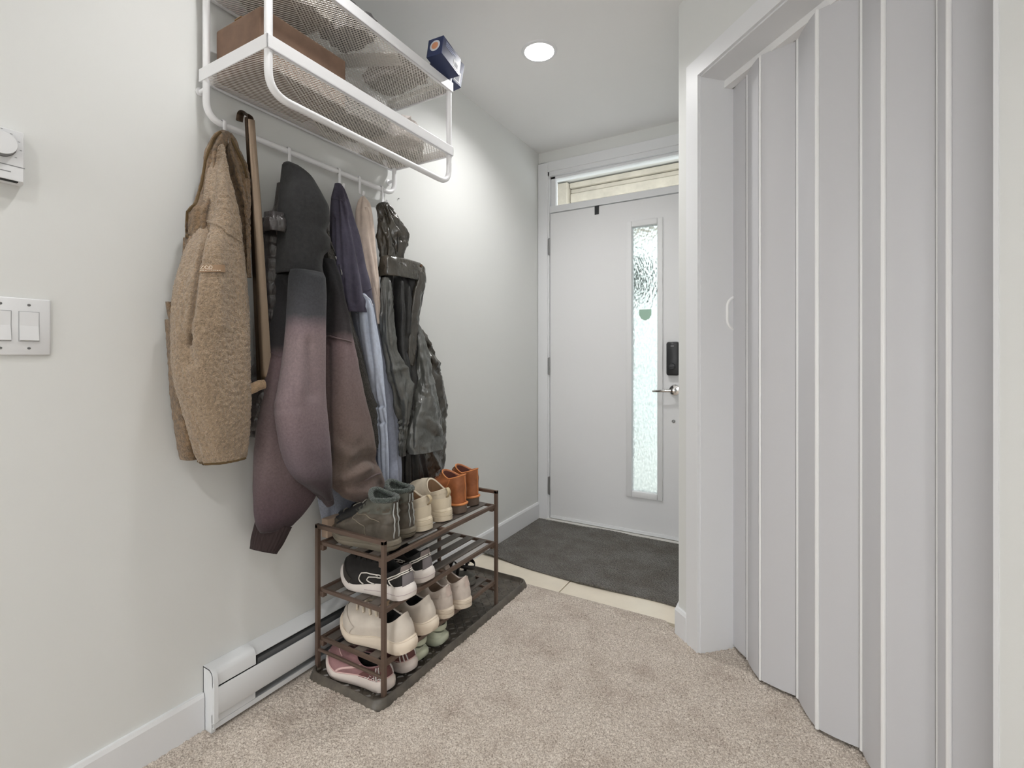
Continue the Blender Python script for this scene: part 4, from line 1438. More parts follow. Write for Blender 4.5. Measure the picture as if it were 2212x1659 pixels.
sl3 = loft([(712, 896, 914, .075, .02), (740, 898, 928, .08, .034), (770, 900, 941, .084, .042), (812, 902, 954, .088, .046), (860, 904, 961, .09, .046), (888, 904, 965, .09, .045), (911, 903, 960, .09, .044), (956, 900, 960, .09, .042), (1017, 896, 955, .09, .04), (1036, 900, 942, .09, .036), (1042, 904, 934, .09, .032)], nseg=100, step=4, fold=folds([(4, 1.5, 12, 0.6), (7, 0.2, -20, 0.5)], 0.005), noise_amp=0.008, noise_scale=(18, 18, 18), ridged=True, seed=14, creases=[([(908, 728), (926, 742)], 0.012, 5), ([(912, 745), (938, 762)], -0.012, 5), ([(912, 760), (944, 784)], 0.014, 6), ([(920, 784), (948, 806)], -0.012, 6), ([(925, 960), (945, 1010)], 0.01, 6)])
mk('back_sleeve', *sl3, NYL, rc)
tr2 = bvh(sl2)
seam(tr2, [(892, 760), (893, 820), (892, 880), (893, 940), (894, 968)], 0.0014, 0.0006).build('sleeve_seam', NYLD, rc, smooth=True)
tcl = bvh(cl2)
q = on(tcl, 909, 574, 0.001)
MB().lathe(q, [(0.0055, 0.0), (0.0055, 0.003), (0.003, 0.004)], 14, axis=0).build('snap_button', M('dark_brass', (112, 84, 64), 0.35, metal=0.6), rc, smooth=True)
thd = bvh(hd2)
seam(thd, [(858, 505), (859, 525), (858, 545)], 0.0014, 0.002).build('draw_cord', NYLD, rc, smooth=True)

# ------------------------------------------------------------------ electric baseboard heater
HGAP = M('heater_dark_slot', (96, 97, 99), 0.7)
HTR = M('heater_enamel', (226, 228, 230), 0.35, spec=0.45)
HY0, HY1, HD = 0.785, 1.715, 0.058
ht = empty('baseboard_heater', (0.03, (HY0 + HY1) / 2, 0), label='white electric baseboard heater low on the wall behind the shoe rack', cat='heater')
top_prof = [(0, 0.183), (HD - 0.024, 0.183), (HD - 0.010, 0.179), (HD - 0.003, 0.170), (HD, 0.160)]
ins = [(HD - 0.003, 0.160), (HD - 0.006, 0.169), (HD - 0.012, 0.176), (HD - 0.024, 0.180), (0, 0.180)]


def extr(name, poly, y0, y1, mat, parent=ht, **k):
    return MB().prism(poly, y1, axis=1, a=y0).build(name, mat, parent, smooth=True, sharp=40, **k)


extr('back_plate', [(0.001, 0.012), (0.004, 0.012), (0.004, 0.181), (0.001, 0.181)], HY0, HY1, HGAP)
extr('top_cover', [(0.0005, 0.1835), (0.004, 0.1835), (0.034, 0.168), (0.047, 0.161), (0.047, 0.1585), (0.034, 0.165), (0.004, 0.180), (0.0005, 0.180)], HY0 + 0.13, HY1 - 0.13, HTR)
extr('front_panel', [(HD - 0.006, 0.131), (HD - 0.003, 0.131), (HD, 0.124), (HD, 0.058), (HD - 0.004, 0.050), (HD - 0.007, 0.052), (HD - 0.004, 0.060), (HD - 0.004, 0.124)], HY0 + 0.012, HY1 - 0.012, HTR)
extr('bottom_pan', [(0.001, 0.012), (HD - 0.008, 0.012), (HD - 0.008, 0.027), (HD - 0.011, 0.027), (HD - 0.011, 0.015), (0.001, 0.015)], HY0 + 0.004, HY1 - 0.004, HTR)
extr('fin_block', [(0.008, 0.05), (0.045, 0.05), (0.045, 0.145), (0.008, 0.145)], HY0 + 0.14, HY1 - 0.14, HGAP)
for y0, y1, yc0, yc1 in ((HY0, HY0 + 0.012, HY0, HY0 + 0.130), (HY1 - 0.012, HY1, HY1 - 0.130, HY1)):
    extr('end_cap', [(0.0005, 0.001), (HD - 0.014, 0.001), (HD - 0.014, 0.03), (HD + 0.001, 0.034), (HD + 0.001, 0.150), (HD - 0.003, 0.166), (HD - 0.010, 0.177), (HD - 0.022, 0.183), (0.0005, 0.184)], y0, y1, HTR)
    extr('end_shroud', [(0.0005, 0.1838), (HD - 0.022, 0.1828), (HD - 0.012, 0.176), (HD - 0.007, 0.166), (HD - 0.006, 0.135), (HD - 0.009, 0.135), (HD - 0.010, 0.165), (HD - 0.015, 0.174), (HD - 0.024, 0.180), (0.0005, 0.181)], yc0, yc1, HTR)
    extr('lower_filler', [(HD - 0.012, 0.028), (HD - 0.009, 0.028), (HD - 0.009, 0.056), (HD - 0.012, 0.056)], yc0, yc1, HTR)

# ------------------------------------------------------------------ switch plate and thermostat
sp = empty('light_switch', (0.0, 0.387, 1.158), label='white double rocker light switch plate on the wall under the thermostat', cat='light switch')
b = MB()
b.box((0.0003, 0.329, 1.094), (0.0068, 0.445, 1.222), 0.0045)
b.build('plate', PLAST, sp, smooth=True, sharp=60)
for yc in (0.3615, 0.4075):
    b = MB()
    b.box((0.006, yc - 0.0176, 1.1245), (0.0074, yc + 0.0176, 1.1925), 0.0005)
    fr = b.build('rocker_frame', M('switch_shadow', (170, 171, 173), 0.5), sp)
    v = [(0.0068, yc - 0.016, 1.126), (0.0068, yc + 0.016, 1.126), (0.0068, yc + 0.016, 1.191), (0.0068, yc - 0.016, 1.191),
         (0.0118, yc - 0.016, 1.1275), (0.0118, yc + 0.016, 1.1275), (0.0078, yc + 0.016, 1.160), (0.0078, yc - 0.016, 1.160), (0.0088, yc + 0.016, 1.191), (0.0088, yc - 0.016, 1.191)]
    mk('rocker', v, [(0, 1, 5, 4), (4, 5, 6, 7), (7, 6, 8, 9), (9, 8, 2, 3), (0, 4, 7, 9, 3), (1, 2, 8, 6, 5), (0, 3, 2, 1)], PLAST, sp, smooth=False)
    for z in (1.1095, 1.2068):
        s_ = MB()
        s_.lathe((0.0066, yc, z), [(0.0032, 0.0), (0.0028, 0.0009), (0.0003, 0.0011)], 14, axis=0)
        s_ = s_.build('plate_screw', STEEL, sp, smooth=True)
        MB().box((0.0076, yc - 0.0026, z - 0.0004), (0.0080, yc + 0.0026, z + 0.0004)).build('slot', DARKGAP, s_)

tm = empty('thermostat', (0.0, 0.355, 1.528), label='white wall thermostat with a round dial above the light switch', cat='thermostat')
b = MB()
v = []
for x, iy, iz in ((0.0005, 0.0, 0.0), (0.012, 0.0, 0.0), (0.026, 0.002, 0.002), (0.030, 0.004, 0.004)):
    for y, z in ((0.315 + iy, 1.471 + iz), (0.3955 - iy, 1.471 + iz), (0.3955 - iy, 1.5865 - iz), (0.315 + iy, 1.5865 - iz)):
        v.append((x, y, z))
f = [(0, 1, 2, 3), (12, 13, 14, 15)]
for i in range(3):
    for j in range(4):
        f.append((i * 4 + j, i * 4 + (j + 1) % 4, (i + 1) * 4 + (j + 1) % 4, (i + 1) * 4 + j))
mk('housing', v, f, PLAST, tm, smooth=False)
b = MB()
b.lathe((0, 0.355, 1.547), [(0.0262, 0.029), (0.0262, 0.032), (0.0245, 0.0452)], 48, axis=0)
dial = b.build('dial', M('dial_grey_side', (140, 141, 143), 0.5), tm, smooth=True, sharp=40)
MB().lathe((0, 0.355, 1.547), [(0.0245, 0.0450), (0.0238, 0.0462), (0.0003, 0.0462)], 48, axis=0).build('dial_face', PLAST, dial, smooth=True, sharp=40)
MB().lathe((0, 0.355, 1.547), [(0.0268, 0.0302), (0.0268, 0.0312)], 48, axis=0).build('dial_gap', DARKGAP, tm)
GREYT = M('grey_print_small', (140, 141, 143), 0.6)
for k, (dy, dz) in enumerate(((0.018, 0.027), (0.030, 0.014), (0.033, -0.004), (0.025, -0.022), (0.003, 0.033))):
    MB().box((0.0299, 0.355 + dy - 0.0018, 1.547 + dz - 0.0006), (0.0304, 0.355 + dy + 0.0018, 1.547 + dz + 0.0006)).build('scale_mark', GREYT, tm)
MB().box((0.0292, 0.318, 1.5045), (0.0303, 0.3945, 1.5065)).build('groove', GREYT, tm)
MB().box((0.0299, 0.335, 1.4905), (0.0303, 0.3725, 1.4925)).build('small_print', GREYT, tm)
MB().box((0.020, 0.322, 1.4716), (0.0285, 0.384, 1.4742)).build('vent_slot', M('black_slot', (20, 20, 20), 0.6), tm)
nail = MB().lathe((0, 1.60, 1.783), [(0.0016, 0.0), (0.0016, 0.004), (0.0028, 0.0045), (0.0028, 0.0055)], 10, axis=0).build('wall_nail', STEEL, None, smooth=True)
tag(nail, 'tiny dark nail in the wall beside the end of the hook rail', 'nail')

# ------------------------------------------------------------------ doormat, boot tray, shoe rack
def doormat():
    x0, x1 = 0.018, 1.072
    nx, ny = 180, 120
    X = np.linspace(0, 1, nx)
    Y = np.linspace(0, 1, ny)
    v = []
    wave = lambda x: 0.012 * math.sin(7.2 * x + 0.9) + 0.006 * math.sin(15 * x)
    for j in range(ny):
        for i in range(nx):
            xx = x0 + (x1 - x0) * X[i]
            yf = 2.235 - 0.047 * min(1, X[i] / 0.55) + wave(xx) * 0.55
            yb = 2.938 - 0.012 * math.sin(5.5 * xx + 0.3) - 0.018 * math.exp(-((xx - 0.55) / 0.2) ** 2)
            y = yf + (yb - yf) * Y[j]
            e = min(Y[j], 1 - Y[j])
            lift = 0.010 * math.exp(-e / 0.05) * max(0, math.sin(9.5 * xx + 1.1 + 2 * (Y[j] > 0.5)))
            z = 0.006 + lift + 0.0012 * math.sin(11 * xx + 4 * y)
            z += 0.0009 * (((i + (j % 8 if (j // 8) % 2 else -j % 8)) % 4) < 2)
            v.append((xx, y, z))
    f = []
    for j in range(ny - 1):
        for i in range(nx - 1):
            f.append((j * nx + i, j * nx + i + 1, (j + 1) * nx + i + 1, (j + 1) * nx + i))
    n = len(v)
    border = [i for i in range(nx)] + [j * nx + nx - 1 for j in range(1, ny)] + [(ny - 1) * nx + i for i in range(nx - 2, -1, -1)] + [j * nx for j in range(ny - 2, 0, -1)]
    for k in border:
        q = v[k]
        v.append((q[0], q[1], q[2] - 0.005))
    m = len(border)
    for k in range(m):
        f.append((border[k], border[(k + 1) % m], n + (k + 1) % m, n + k))
    f.append(tuple(n + k for k in range(m)))
    o = mk('doormat', v, f, DOORMAT, None, smooth=False)
    tag(o, 'large charcoal ribbed doormat with wavy edges in front of the entrance door', 'doormat')


doormat()


def rrect(x0, x1, y0, y1, r, n=8):
    out = []
    for cx, cy, a0 in ((x1 - r, y1 - r, 0), (x0 + r, y1 - r, PI / 2), (x0 + r, y0 + r, PI), (x1 - r, y0 + r, 1.5 * PI)):
        for k in range(n + 1):
            q = a0 + PI / 2 * k / n
            out.append((cx + r * math.cos(q), cy + r * math.sin(q)))
    return out


TX0, TX1, TY0, TY1 = 0.0625, 0.412, 1.078, 2.062
tray = empty('boot_tray', ((TX0 + TX1) / 2, (TY0 + TY1) / 2, 0), label='dark brown rubber boot tray with a raised rim under the shoe rack', cat='tray')
v, f = [], []
prof = [(0.0, 0.001, .045), (0.002, 0.008, .045), (0.009, 0.027, .042), (0.012, 0.029, .04), (0.0155, 0.0285, .038), (0.021, 0.011, .034), (0.024, 0.009, .032)]
for ins_, z, r_ in prof:
    for p in rrect(TX0 + ins_, TX1 - ins_, TY0 + ins_, TY1 - ins_, r_):
        v.append((*p, z))
m = 36
for i in range(len(prof) - 1):
    for j in range(m):
        f.append((i * m + j, i * m + (j + 1) % m, (i + 1) * m + (j + 1) % m, (i + 1) * m + j))
f.append(tuple((len(prof) - 1) * m + j for j in range(m)))
f.append(tuple(range(m))[::-1])
mk('tray_body', v, f, RUBBER, tray, sharp=40)
tp_ = MB()
for i in range(12):
    for j in range(38):
        cx, cy = TX0 + 0.037 + i * 0.0250, TY0 + 0.037 + j * 0.0246
        a = PI / 4 if (i + j) % 2 else -PI / 4
        c, s = math.cos(a), math.sin(a)
        pts = []
        for dx, dy, dz in ((-.0115, -.0034, 0), (.0115, -.0034, 0), (.0115, .0034, 0), (-.0115, .0034, 0), (-.008, 0, .0036), (.008, 0, .0036)):
            pts.append((cx + dx * c - dy * s, cy + dx * s + dy * c, 0.009 + dz))
        tp_.add(pts, [(0, 1, 5, 4), (1, 2, 5), (2, 3, 4, 5), (3, 0, 4)])
tp_.build('tread_pattern', RUBBER, tray, kind='stuff')

RK = empty('shoe_rack', (0.23, 1.454, 0.01), label='bronze metal three tier shoe rack with slatted shelves', cat='shoe rack')
KX0, KX1, KY0, KY1 = 0.0785, 0.3885, 1.122, 1.788
ZS = [0.448, 0.288, 0.120]
h = 0.0068
for y in (KY0, KY1):
    for x in (KX0, KX1):
        MB().box((x - h, y - h, 0.016), (x + h, y + h, 0.513), 0.0012).build('post', BRONZE, RK)
        MB().lathe((x, y, 0), [(0.013, 0.0125), (0.014, 0.014), (0.014, 0.018), (0.0105, 0.021)], 20).build('foot', M('foot_plastic', (84, 76, 66), 0.5), RK, smooth=True, sharp=40)
    MB().box((KX0 - h, y - h, 0.5005), (KX1 + h, y + h, 0.514), 0.0012).build('end_bar', BRONZE, RK)
    MB().tube([(KX0, y, 0.083), (KX1, y, 0.083)], 0.0055, 10).build('brace_bar', BRONZE, RK, smooth=True)
for z in ZS:
    for x, dx in ((KX0, 0.012), (KX1, -0.006)):
        MB().box((x + dx - 0.006, KY0 + 0.006, z - 0.007), (x + dx + 0.006, KY1 - 0.006, z + 0.007), 0.0012).build('rail', BRONZE, RK)
    for y, sg in ((KY0, 1), (KY1, -1)):
        MB().box((KX0 + 0.018, y + sg * 0.008 - 0.005, z - 0.006), (KX1 - 0.012, y + sg * 0.008 + 0.005, z + 0.006), 0.001).build('shelf_end', BRONZE, RK)
        for x, dx in ((KX0, 0.016), (KX1, -0.016)):
            c = MB()
            c.box((x + dx - 0.009, y + sg * 0.010 - 0.009, z - 0.024), (x + dx + 0.009, y + sg * 0.010 + 0.009, z - 0.004), 0.003)
            c = c.build('corner_clip', BRONZE, RK)
    for k in range(4):
        x = 0.127 + k * 0.0675
        MB().box((x - 0.019, KY0 + 0.012, z + 0.0015), (x + 0.019, KY1 - 0.012, z + 0.0072), 0.0015).build('slat', SLATM, RK)
    MB().box((KX0 + 0.018, 1.448, z - 0.006), (KX1 - 0.012, 1.460, z + 0.0015)).build('cross_bar', BRONZE, RK)
ZT = [z + 0.0075 for z in ZS]
cbx = empty('flat_carton', (0.0, 1.27, 0.456), label='tan cardboard carton leaning behind the winter boots on the top tier', cat='box')
MB().box((0.062, 1.150, ZT[0] + 0.0005), (0.092, 1.41, 0.522), 0.003).build('carton', M('tan_card', (206, 182, 160), 0.85, var=0.03), cbx)

# ------------------------------------------------------------------ shoes
def smooth(a, b, x):
    t = np.clip((x - a) / (b - a), 0, 1)
    return t * t * (3 - 2 * t)


class Shoe:
    """right or left shoe in its own frame: heel at the origin, toe towards +X, sole on z = 0"""

    def __init__(self, L=.28, W=.1, sh=.032, st=.026, spring=.018, rocker=.004, flare=1.03, toe_h=.05, cx=.26, cl=.17, cw=.74, zb=.07, zs=.05, zf=.085,
                 side=1, heel_in=.02, toe_k=.55, tilt_b=.0, q=1.6, toe_d=.15, inset=.95):
        self.__dict__.update(locals())
        self.warp = None
        self.n = 72
        self.phi = np.arange(self.n) * 2 * PI / self.n

    def half(self, s):
        base = np.interp(s, [0, .15, .38, .52, .70, .86, 1], [.66, .70, .71, .80, 1.0, .92, .72])
        cap = np.ones_like(s)
        cap = np.where(s < .15, np.sqrt(np.clip(1 - (1 - s / .15) ** 2, 0, 1)), cap)
        cap = np.where(s > .68, np.clip(1 - np.clip((s - .68) / .32, 0, 1) ** 2.3, 0, 1) ** .5, cap)
        return self.W / 2 * base * cap

    def zbot(self, s):
        return self.spring * np.clip((s - .62) / .38, 0, 1) ** 2 + self.rocker * np.clip((.14 - s) / .14, 0, 1) ** 2

    def ztop(self, s):
        return self.zbot(s) + self.sh + (self.st - self.sh) * smooth(.25, .75, s)

    def outline(self, phi, sc=1.0):
        s = (1 - np.cos(phi)) / 2
        c = self.side * self.W * .07 * np.sin(PI * np.clip((s - .25) / .75, 0, 1)) * -1
        x = self.L * (.5 + (s - .5) * sc)
        y = c + np.sign(np.sin(phi)) * self.half(s) * sc
        return x, y, s

    def collar(self, phi):
        c = np.cos(phi)
        x = self.L * (self.cx - self.cl * c) + np.where(c > 0, self.heel_in * 0, 0) - self.tilt_b * np.clip(c, 0, 1) ** 3
        y = self.cw * self.W / 2 * .74 * np.sin(phi) * (1 + .0 * c)
        z = self.zs + (self.zb - self.zs) * np.clip(c, 0, 1) ** self.q + (self.zf - self.zs) * np.clip(-c, 0, 1) ** self.q
        return x, y, z + self.ztop(np.array(.2))

    def S(self, phi, t, lift=0.0):
        phi = np.asarray(phi, float)
        t = np.asarray(t, float)
        bx_, by_, s = self.outline(phi, self.inset)
        bz = self.ztop(s) - .003
        cx_, cy_, cz = self.collar(phi)
        toe = np.clip(-np.cos(phi), 0, 1) ** 1.3
        hgt = cz - bz
        h1 = hgt * .45 * (1 - toe) + self.toe_h * 1.28 * toe
        d2 = hgt * .35 * (1 - toe) + hgt * self.toe_d * toe
        k2 = .10 * (1 - toe) + self.toe_k * toe
        p0 = np.stack([bx_, by_, bz])
        p1 = np.stack([bx_ + (bx_ - self.L * .5) * .02, by_ * 1.05, bz + h1])
        p2 = np.stack([cx_ + (bx_ - cx_) * k2, cy_ + (by_ - cy_) * (.55 * (1 - toe) + k2 * toe), cz - d2])
        p3 = np.stack([cx_, cy_, cz])
        P = (1 - t) ** 3 * p0 + 3 * (1 - t) ** 2 * t * p1 + 3 * (1 - t) * t * t * p2 + t ** 3 * p3
        if self.warp:
            P = np.stack([self.warp(q) for q in P.T], 1)
        if lift:
            e = 1e-3
            a = self.S(phi + e, t) - self.S(phi - e, t)
            b_ = self.S(phi, np.minimum(t + e, 1)) - self.S(phi, np.maximum(t - e, 0))
            nn = np.cross(a.T, b_.T).T
            nn = nn / (np.linalg.norm(nn, axis=0) + 1e-12)
            # outward = away from the shoe's inner axis
            ax = np.stack([np.clip(P[0], self.L * .15, self.L * .8), 0 * P[1], 0 * P[2] + .03])
            sg = np.sign(np.sum(nn * (P - ax), axis=0))
            P = P + nn * sg * lift
        return P

    def pt(self, phi, t, lift=.001):
        return self.S(np.array([phi]), np.array([t]), lift)[:, 0]

    # --- meshes in the shoe's frame
    def sole(self, levels=((0, .86), (0, .95), (.10, 1.0), (.5, 1.0), (.56, .985), (.62, 1.0), (.93, .985), (1.0, .96), (1.0, .6))):
        v, f = [], []
        for fr, sc in levels:
            x, y, s = self.outline(self.phi, sc * (self.flare if 0 < fr < 1 else 1))
            zb, zt = self.zbot(s), self.ztop(s)
            v += list(np.stack([x, y, zb + (zt - zb) * fr], 1))
        n = self.n
        for i in range(len(levels) - 1):
            for j in range(n):
                f.append((i * n + j, i * n + (j + 1) % n, (i + 1) * n + (j + 1) % n, (i + 1) * n + j))
        f += [tuple(range(n))[::-1], tuple((len(levels) - 1) * n + j for j in range(n))]
        return v, f

    def grid(self, p0, p1, t0, t1, nu, nv, lift, wrap=False):
        ph = np.linspace(p0, p1, nu, endpoint=not wrap)
        v, f = [], []
        for t in np.linspace(t0, t1, nv):
            v += list(self.S(ph, np.full(nu, t), lift).T)
        for i in range(nv - 1):
            for j in range(nu if wrap else nu - 1):
                f.append((i * nu + j, i * nu + (j + 1) % nu, (i + 1) * nu + (j + 1) % nu, (i + 1) * nu + j))
        return v, f

    def upper(self, puff=None):
        v, f = self.grid(0, 2 * PI, 0, 1, self.n, 22, 0, wrap=True)
        if puff:
            v = [puff(np.array(q)) for q in v]
        n = self.n
        # rolled collar edge
        x, y, z = self.collar(self.phi)
        cx0 = self.L * self.cx
        k = len(v) - n
        for sc, dz in ((.975, .0025), (.93, .002), (.90, -.004)):
            v += list(np.stack([cx0 + (x - cx0) * sc, y * sc, z + dz], 1))
        for i in range(3):
            for j in range(n):
                a, b_ = k + i * n, k + (i + 1) * n
                f.append((a + j, a + (j + 1) % n, b_ + (j + 1) % n, b_ + j))
        return v, f

    def lining(self):
        n = self.n
        x, y, z = self.collar(self.phi)
        cx0 = self.L * self.cx
        v, f = [], []
        zf_ = float(self.ztop(np.array(.2))) + .004
        for sc, w in ((.92, 0.0), (.86, .15), (.74, .45), (.68, 1.0), (.4, 1.0)):
            v += list(np.stack([cx0 + (x - cx0) * sc, y * sc, (z - .001) * (1 - w) + zf_ * w], 1))
        for i in range(4):
            for j in range(n):
                f.append((i * n + j, i * n + (j + 1) % n, (i + 1) * n + (j + 1) % n, (i + 1) * n + j))
        f.append(tuple(4 * n + j for j in range(n)))
        return v, f

    def path(self, uv, r, lift=.001, dense=8, n=6, sx=1.0):
        ph, ts = [], []
        for (a, b_) in zip(uv, uv[1:]):
            for k in range(dense):
                w = k / dense
                ph.append(a[0] + (b_[0] - a[0]) * w)
                ts.append(a[1] + (b_[1] - a[1]) * w)
        ph.append(uv[-1][0])
        ts.append(uv[-1][1])
        P = self.S(np.array(ph), np.array(ts), lift).T
        return MB().tube(list(P), r, n, sx=sx)

    def sole_path(self, fr, sc, r, p0=0, p1=2 * PI, n=90):
        ph = np.linspace(p0, p1, n)
        x, y, s = self.outline(ph, sc)
        zb, zt = self.zbot(s), self.ztop(s)
        return MB().tube(list(np.stack([x, y, zb + (zt - zb) * fr], 1)), r, 6)


def place(name, label, cat, group, heel, yaw, tilt=0.0):
    root = empty(name, heel, yaw, label=label, cat=cat, group=group)
    root.rotation_euler = (0, tilt, yaw)
    return root


def add(name, vf, mat, root, **k):
    if isinstance(vf, MB):
        vf = (vf.v, vf.f)
    return mk(name, vf[0], vf[1], mat, root, local=True, **k)


def lace_rows(sh, root, mat, n=5, t0=.52, t1=.97, dphi=.42, r=.0028, lift=.003, bow=False):
    for i in range(n):
        t = t0 + (t1 - t0) * i / (n - 1)
        d = dphi * (0.75 + .4 * i / (n - 1))
        b = sh.path([(PI - d, t - .03), (PI, t + .02), (PI + d, t - .03)], r, lift, 6, 6, sx=1.0)
        add('lace', b, mat, root)


def tongue(sh, root, mat, up=.02, fw=-.012, w=.55):
    ph = np.linspace(PI - w, PI + w, 11)
    x, y, z = sh.collar(ph)
    k = np.cos((ph - PI) / w * PI / 2) ** .6
    v = []
    for t, dx, th in ((-.25, .0, 0), (0, 0, 0), (.6, .6, 0), (1, 1, 0), (1, 1, 1), (.6, .6, 1), (0, 0, 1), (-.25, 0, 1)):
        v += list(np.stack([x * 1.0 + fw * dx + .004 * 0 - .005 * th + (.004 if not th else 0), y * .86, z + up * t * (.55 + .45 * k) + .001], 1))
    f = []
    for i in range(7):
        for j in range(10):
            f.append((i * 11 + j, i * 11 + j + 1, (i + 1) * 11 + j + 1, (i + 1) * 11 + j))
    add('tongue', (v, f), mat, root)


def heel_loop(sh, root, mat, h=.03, w=.008, out=.01, name='heel_loop', t0=.55):
    a = sh.pt(0, t0, .001)
    b_ = sh.pt(0, .99, .001)
    m_ = (a + b_) / 2 + np.array([-out * 1.6, 0, .004])
    c = b_ + np.array([-out * .4, 0, h * .25])
    pts = fillet([a, m_, c, b_ + np.array([.004, 0, -.002])], .012, 5)
    add(name, MB().tube(pts, .0022, 8, sx=w / .0022 / 2), mat, root)


# -- winter boots
BOOT = M('boot_leather', (86, 79, 70), 0.5, spec=0.45, var=0.14, vscale=18, bump=(60, 0.3, 0.003))
BOOTG = M('boot_green_cuff', (88, 88, 80), 0.5, var=0.1, vscale=18)
BTOE = M('boot_black_rubber', (32, 32, 32), 0.5)
BSOLE = M('boot_sole', (120, 112, 98), 0.65, var=0.08)
FLEECEG = fabric('green_fleece_trim', (72, 79, 74), 0.95, 0.3, 260, 1.0, 0.25, 120, bd=0.006)
STITCH = M('tan_stitch', (122, 113, 98), 0.7)
LIGHTP = M('reflective_piping', (170, 172, 170), 0.35)


def winter_boot(label, heel, yaw, side):
    s = Shoe(L=.305, W=.108, sh=.036, st=.03, spring=.016, toe_h=.056, cx=.205, cl=.165, cw=.98, zb=.130, zs=.128, zf=.148, side=side, toe_k=.14, toe_d=.58, q=2.0)
    root = place('winter_boot', label, 'boot', 'winter boots on the top tier', heel, yaw)

    def pf(q):
        w = noise.noise(Vector((q[0] * 15, q[1] * 15, q[2] * 52 + q[0] * 30 + side)))
        k = smooth(.045, .08, q[2]) * (1 - smooth(.12, .15, q[2]))
        return q + np.array([q[0] - .07, q[1] * 1.6, 0]) * w * .20 * k
    s.warp = pf
    add('upper', s.upper(), BOOT, root)
    add('sole', s.sole(((0, .84), (0, .93), (.2, .97), (.45, .99), (.5, .965), (.62, 1.0), (.93, .99), (1.0, .97), (1.0, .6))), BSOLE, root, sharp=50)
    add('lining', s.lining(), FLEECEG, root)
    x, y, z = s.collar(np.linspace(0, 2 * PI, 61))
    cx0 = s.L * s.cx
    v_ = MB().tube(list(np.stack([cx0 + (x - cx0) * .97, y * .97, z + .003], 1)), .0085, 12)
    v_.v = [tuple(np.array(q) + .0022 * np.array([noise.noise(Vector(q) * 300), noise.noise(Vector(q) * 300 + Vector((9, 0, 0))), noise.noise(Vector(q) * 300 + Vector((0, 9, 0)))])) for q in v_.v]
    add('fleece_trim', v_, FLEECEG, root)
    for sg in (0, 1):
        a, b_ = (.25, 2.45) if sg == 0 else (2 * PI - 2.45, 2 * PI - .25)
        add('ankle_cuff', s.grid(a, b_, .66, .965, 30, 6, .0026), BOOTG, root)
    add('toe_cap', s.grid(PI - 1.0, PI + 1.0, .22, .90, 34, 14, .0026), BTOE, root)
    add('heel_counter', s.grid(-.95, .95, .02, .40, 24, 8, .002), BOOT, root)
    for d in (-.16, .16):
        add('heel_piping', s.path([(d, .05), (d, .5), (d * .9, .93)], .0022, .003), LIGHTP, root)
    add('welt_stitch', s.sole_path(.80, 1.008, .0016), STITCH, root)
    for sg in (-1, 1):
        add('seam_line', s.path([(PI + sg * 1.9, .05), (PI + sg * 1.75, .3), (PI + sg * 1.2, .5), (PI + sg * .75, .75), (PI + sg * .6, .95)], .0013, .0008), STITCH, root)
        add('seam_line', s.path([(PI + sg * 2.25, .42), (PI + sg * 1.9, .5), (PI + sg * 1.5, .62), (PI + sg * 1.1, .64)], .0016, .0008), STITCH, root)
    lace_rows(s, root, M('grey_lace', (120, 116, 106), 0.8), 4, .36, .80, .38, .0026, .003)
    for i in range(9):
        b = MB()
        ss = .10 + i * .088
        w = float(s.half(np.array([ss]))[0]) * .9
        z0 = float(s.zbot(np.array(ss)))
        b.box((s.L * ss - .008, -w, z0 - .0005), (s.L * ss + .006, w, z0 + .0085), .001)
        add('tread_lug', b, BSOLE, root, smooth=False)
    return root


winter_boot('grey green winter boot at the front of the top tier, beside the rack post', (0.383, 1.190, ZT[0]), PI - .03, -1)
winter_boot('grey green winter boot partly hidden behind its mate on the top tier', (0.350, 1.302, ZT[0]), PI + .02, 1)

# -- beige slip-on shoes
BEI = M('beige_canvas', (210, 198, 178), 0.8, spec=0.2, var=0.04, vscale=30, bump=(300, 0.2, 0.001))
BEIS = M('beige_rubber', (218, 205, 182), 0.6, spec=0.35)
BEID = M('beige_insole', (120, 92, 66), 0.9)


def slip_on(label, heel, yaw, side):
    s = Shoe(L=.28, W=.112, sh=.050, st=.036, spring=.016, flare=1.02, toe_h=.05, cx=.235, cl=.185, cw=.92, zb=.076, zs=.058, zf=.098, side=side, q=1.5)
    root = place('slip_on_shoe', label, 'shoe', 'beige slip-on shoes on the top tier', heel, yaw)
    add('upper', s.upper(), BEI, root)
    add('sole', s.sole(((0, .88), (0, .97), (.06, 1.0), (.38, 1.0), (.40, .982), (.44, .982), (.46, 1.0), (.72, .995), (.74, .98), (.78, .98), (.80, .99), (1.0, .965), (1.0, .6))), BEIS, root, sharp=35)
    add('lining', s.lining(), BEID, root)
    add('heel_counter', s.grid(-1.25, 1.25, -.0, .52, 24, 6, .0025), BEIS, root)
    heel_loop(s, root, M('beige_webbing', (190, 172, 140), 0.8), h=.03, w=.016, out=.011)
    add('collar_band', s.grid(0, 2 * PI, .80, .99, 60, 4, .0022, wrap=True), BEI, root)
    return root


slip_on('beige slip-on shoe with chunky sole on the top tier, next to the winter boots', (0.352, 1.392, ZT[0]), PI + .04, -1)
slip_on('beige slip-on shoe turned slightly on the top tier, next to the orange boots', (0.352, 1.502, ZT[0]), PI - .22, 1)

# -- orange leather boots
ORG = M('orange_leather', (156, 96, 60), 0.5, spec=0.4, var=0.16, vscale=14, bump=(50, 0.25, 0.003))
ORGL = M('orange_welt', (206, 132, 78), 0.6)
ORGS = M('grey_brown_sole', (104, 88, 76), 0.65)
ORGI = M('maroon_lining', (92, 50, 40), 0.85)


